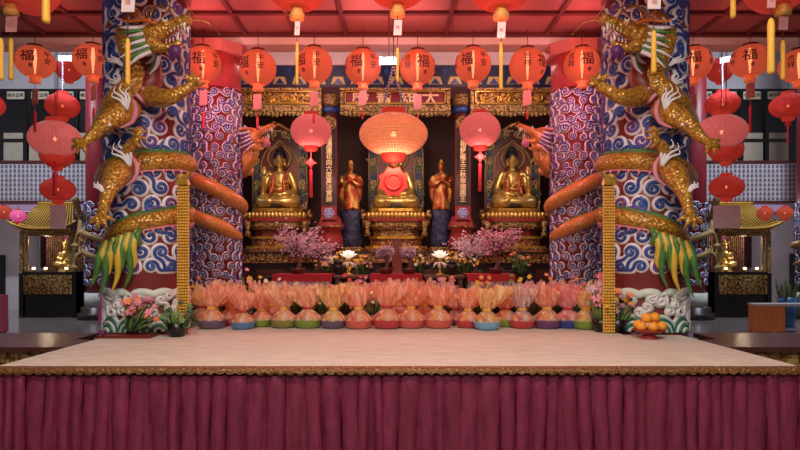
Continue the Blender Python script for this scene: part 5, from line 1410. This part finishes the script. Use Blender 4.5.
for i in range(N):
    for k in range(3): f.append((i * 4 + k, i * 4 + k + 1, i * 4 + 5 + k, i * 4 + 4 + k))
o2 = len(v)
v += [(.225, .02, .88), (.235, .03, .03), (.225, .78, .88), (.235, .78, .03)]
f.append((o2, o2 + 1, o2 + 3, o2 + 2))
b.add(v, f); b.build('pink_cloth', mat('pink_table_cloth', (.5, .1, .2), .7, nscale=6), t)
t = thing('banner_pole', 'narrow magenta rolled banner leaning by the left front pillar', 'banner', (PX(101, 11.0), 11.0, 0))
b = MB(); b.lathe([(.16, 0), (.15, .04), (.03, .06)], 14); b.build('stand', M['votive'], t)
b = MB(); b.tube([(0, 0, .05), (.02, 0, .7), (.06, 0, 1.62)], [.045, .06, .025], 10); b.build('banner', mat('magenta_silk', (.45, .03, .28), .4, emit=.05, ecol=(1, .1, .6)), t)  # slight emission in the silk stands in for reflected light
t = thing('wooden_tray', 'thin red lacquer tray on the left stage corner under the bouquet', 'tray', (PX(128, 5.85), 5.85, STAGE_Z))
b = MB(); b.box(-.26, .26, -.12, .1, 0, .015, bev=.005); b.build('base', M['red_paint'], t)
b = MB(); b.box(-.26, .26, -.12, -.105, .015, .03); b.box(-.26, .26, .085, .1, .015, .03); b.box(-.26, -.245, -.105, .085, .015, .03); b.box(.245, .26, -.105, .085, .015, .03); b.build('rim', M['maroon_wood'], t)

# ================================================================ light and camera
def light(name, kind, loc, power, col, size=.3, rot=None, spread=None, sy=None):
    d = bpy.data.lights.new(name, kind); d.energy = power; d.color = col
    if kind == 'AREA':
        d.size = size
        if sy: d.shape = 'RECTANGLE'; d.size_y = sy
        if spread: d.spread = spread
    else: d.shadow_soft_size = size
    o = bpy.data.objects.new(name, d); COL.objects.link(o); o.location = loc
    if rot: o.rotation_euler = rot
    return o
RED = (1, .2, .13); WARM = (1, .74, .52); WHITE = (1, .88, .78); COOL = (.8, .85, 1.)
for px in (203, 582): light('lantern_fill', 'POINT', (PX(px, 8.1), 8.0, 4.0), 24, (1, .36, .5), .12)  # extra pink points, added to brighten the inner pillars
for px in (203, 286, 363, 417, 500, 582):
    light('lantern_fill', 'POINT', (PX(px, 8.1), 8.1, 4.72), 15, RED, .12)
for px in (64, 735):
    light('lantern_fill', 'POINT', (PX(px, 8.1), 8.1, 4.72), 5, RED, .12)
light('lantern_fill', 'POINT', (PX(393.5, 7.6), 7.45, 2.95), 30, (1, .3, .18), .15)
for px in (311, 480): light('lantern_fill', 'POINT', (PX(px, 10.4), 10.3, 3.5), 22, (1, .32, .28), .15)
for px in (297, 397, 501): light('lantern_fill', 'POINT', (PX(px, 5.2), 5.2, 3.6), 7, RED, .15)
for x in (-1.6, 1.6): light('hall_fill', 'AREA', (x, 2.2, 5.0), 95, WHITE, 1.2, (radians(12), 0, 0), None, .25)  # unseen ceiling fill without fixtures, added to light the stage and skirt
for x in (-1.7, 1.7): light('hall_fill', 'POINT', (x, 10.8, 5.75), 85, (1, .5, .48), .2)  # pink fill added behind the beam to brighten the second beam, no fixture
light('hall_fill', 'AREA', (0, -1.0, 5.0), 190, WHITE, 2.4, (radians(35), 0, 0), None, .3)  # unseen fill behind the camera, added for the front of the scene
light('fluorescent', 'POINT', P(389, 66, 8.1), 20, COOL, .06)
for px in (66, 728): light('fluorescent', 'POINT', P(px, 66, 11.5), 45, COOL, .08)
for px in (280, 396, 512): light('altar_fill', 'AREA', (PX(px, 11.3), 11.2, 4.1), 17, WARM, .4, (radians(50), 0, 0))  # warm fill added before the Buddhas, no lamp hangs here
for m in (1, -1):
    light('gallery_fill', 'AREA', (-10.5 * m, 13.5, 8.9), 430, COOL, 1.4, (radians(25), 0, 0), None, .3)  # unseen fill without a fixture, raised to brighten the side walls
    light('downlight', 'POINT', (PX(44 if m > 0 else 747, 18.3), 18.1, 2.95), 30, (.95, .85, 1), .1)
    light('shrine_light', 'POINT', (PX(48.5 if m > 0 else 742, 17.6), 17.55, PZ(240, 17.6)), 12, WARM, .08)
w = bpy.data.worlds.new('World'); SC.world = w; w.use_nodes = True
w.node_tree.nodes['Background'].inputs[0].default_value = (.9, .7, .7, 1); w.node_tree.nodes['Background'].inputs[1].default_value = .09
cd = bpy.data.cameras.new('Camera'); cd.sensor_width = 36; cd.lens = 600 / 800 * 36
cd.shift_x = (400 - CXP) / 800; cd.shift_y = (HY - 225) / 800; cd.clip_start = .05
cam = bpy.data.objects.new('Camera', cd); COL.objects.link(cam); cam.location = (0, 0, CZ); cam.rotation_euler = (pi / 2, 0, 0)
SC.camera = cam
vs = SC.view_settings; vs.view_transform = 'Standard'; vs.look = 'None'; vs.gamma = 1; vs.use_curve_mapping = False; vs.exposure = 0.
SC.cycles.max_bounces = 8; SC.cycles.transparent_max_bounces = 24; SC.cycles.sample_clamp_indirect = 4
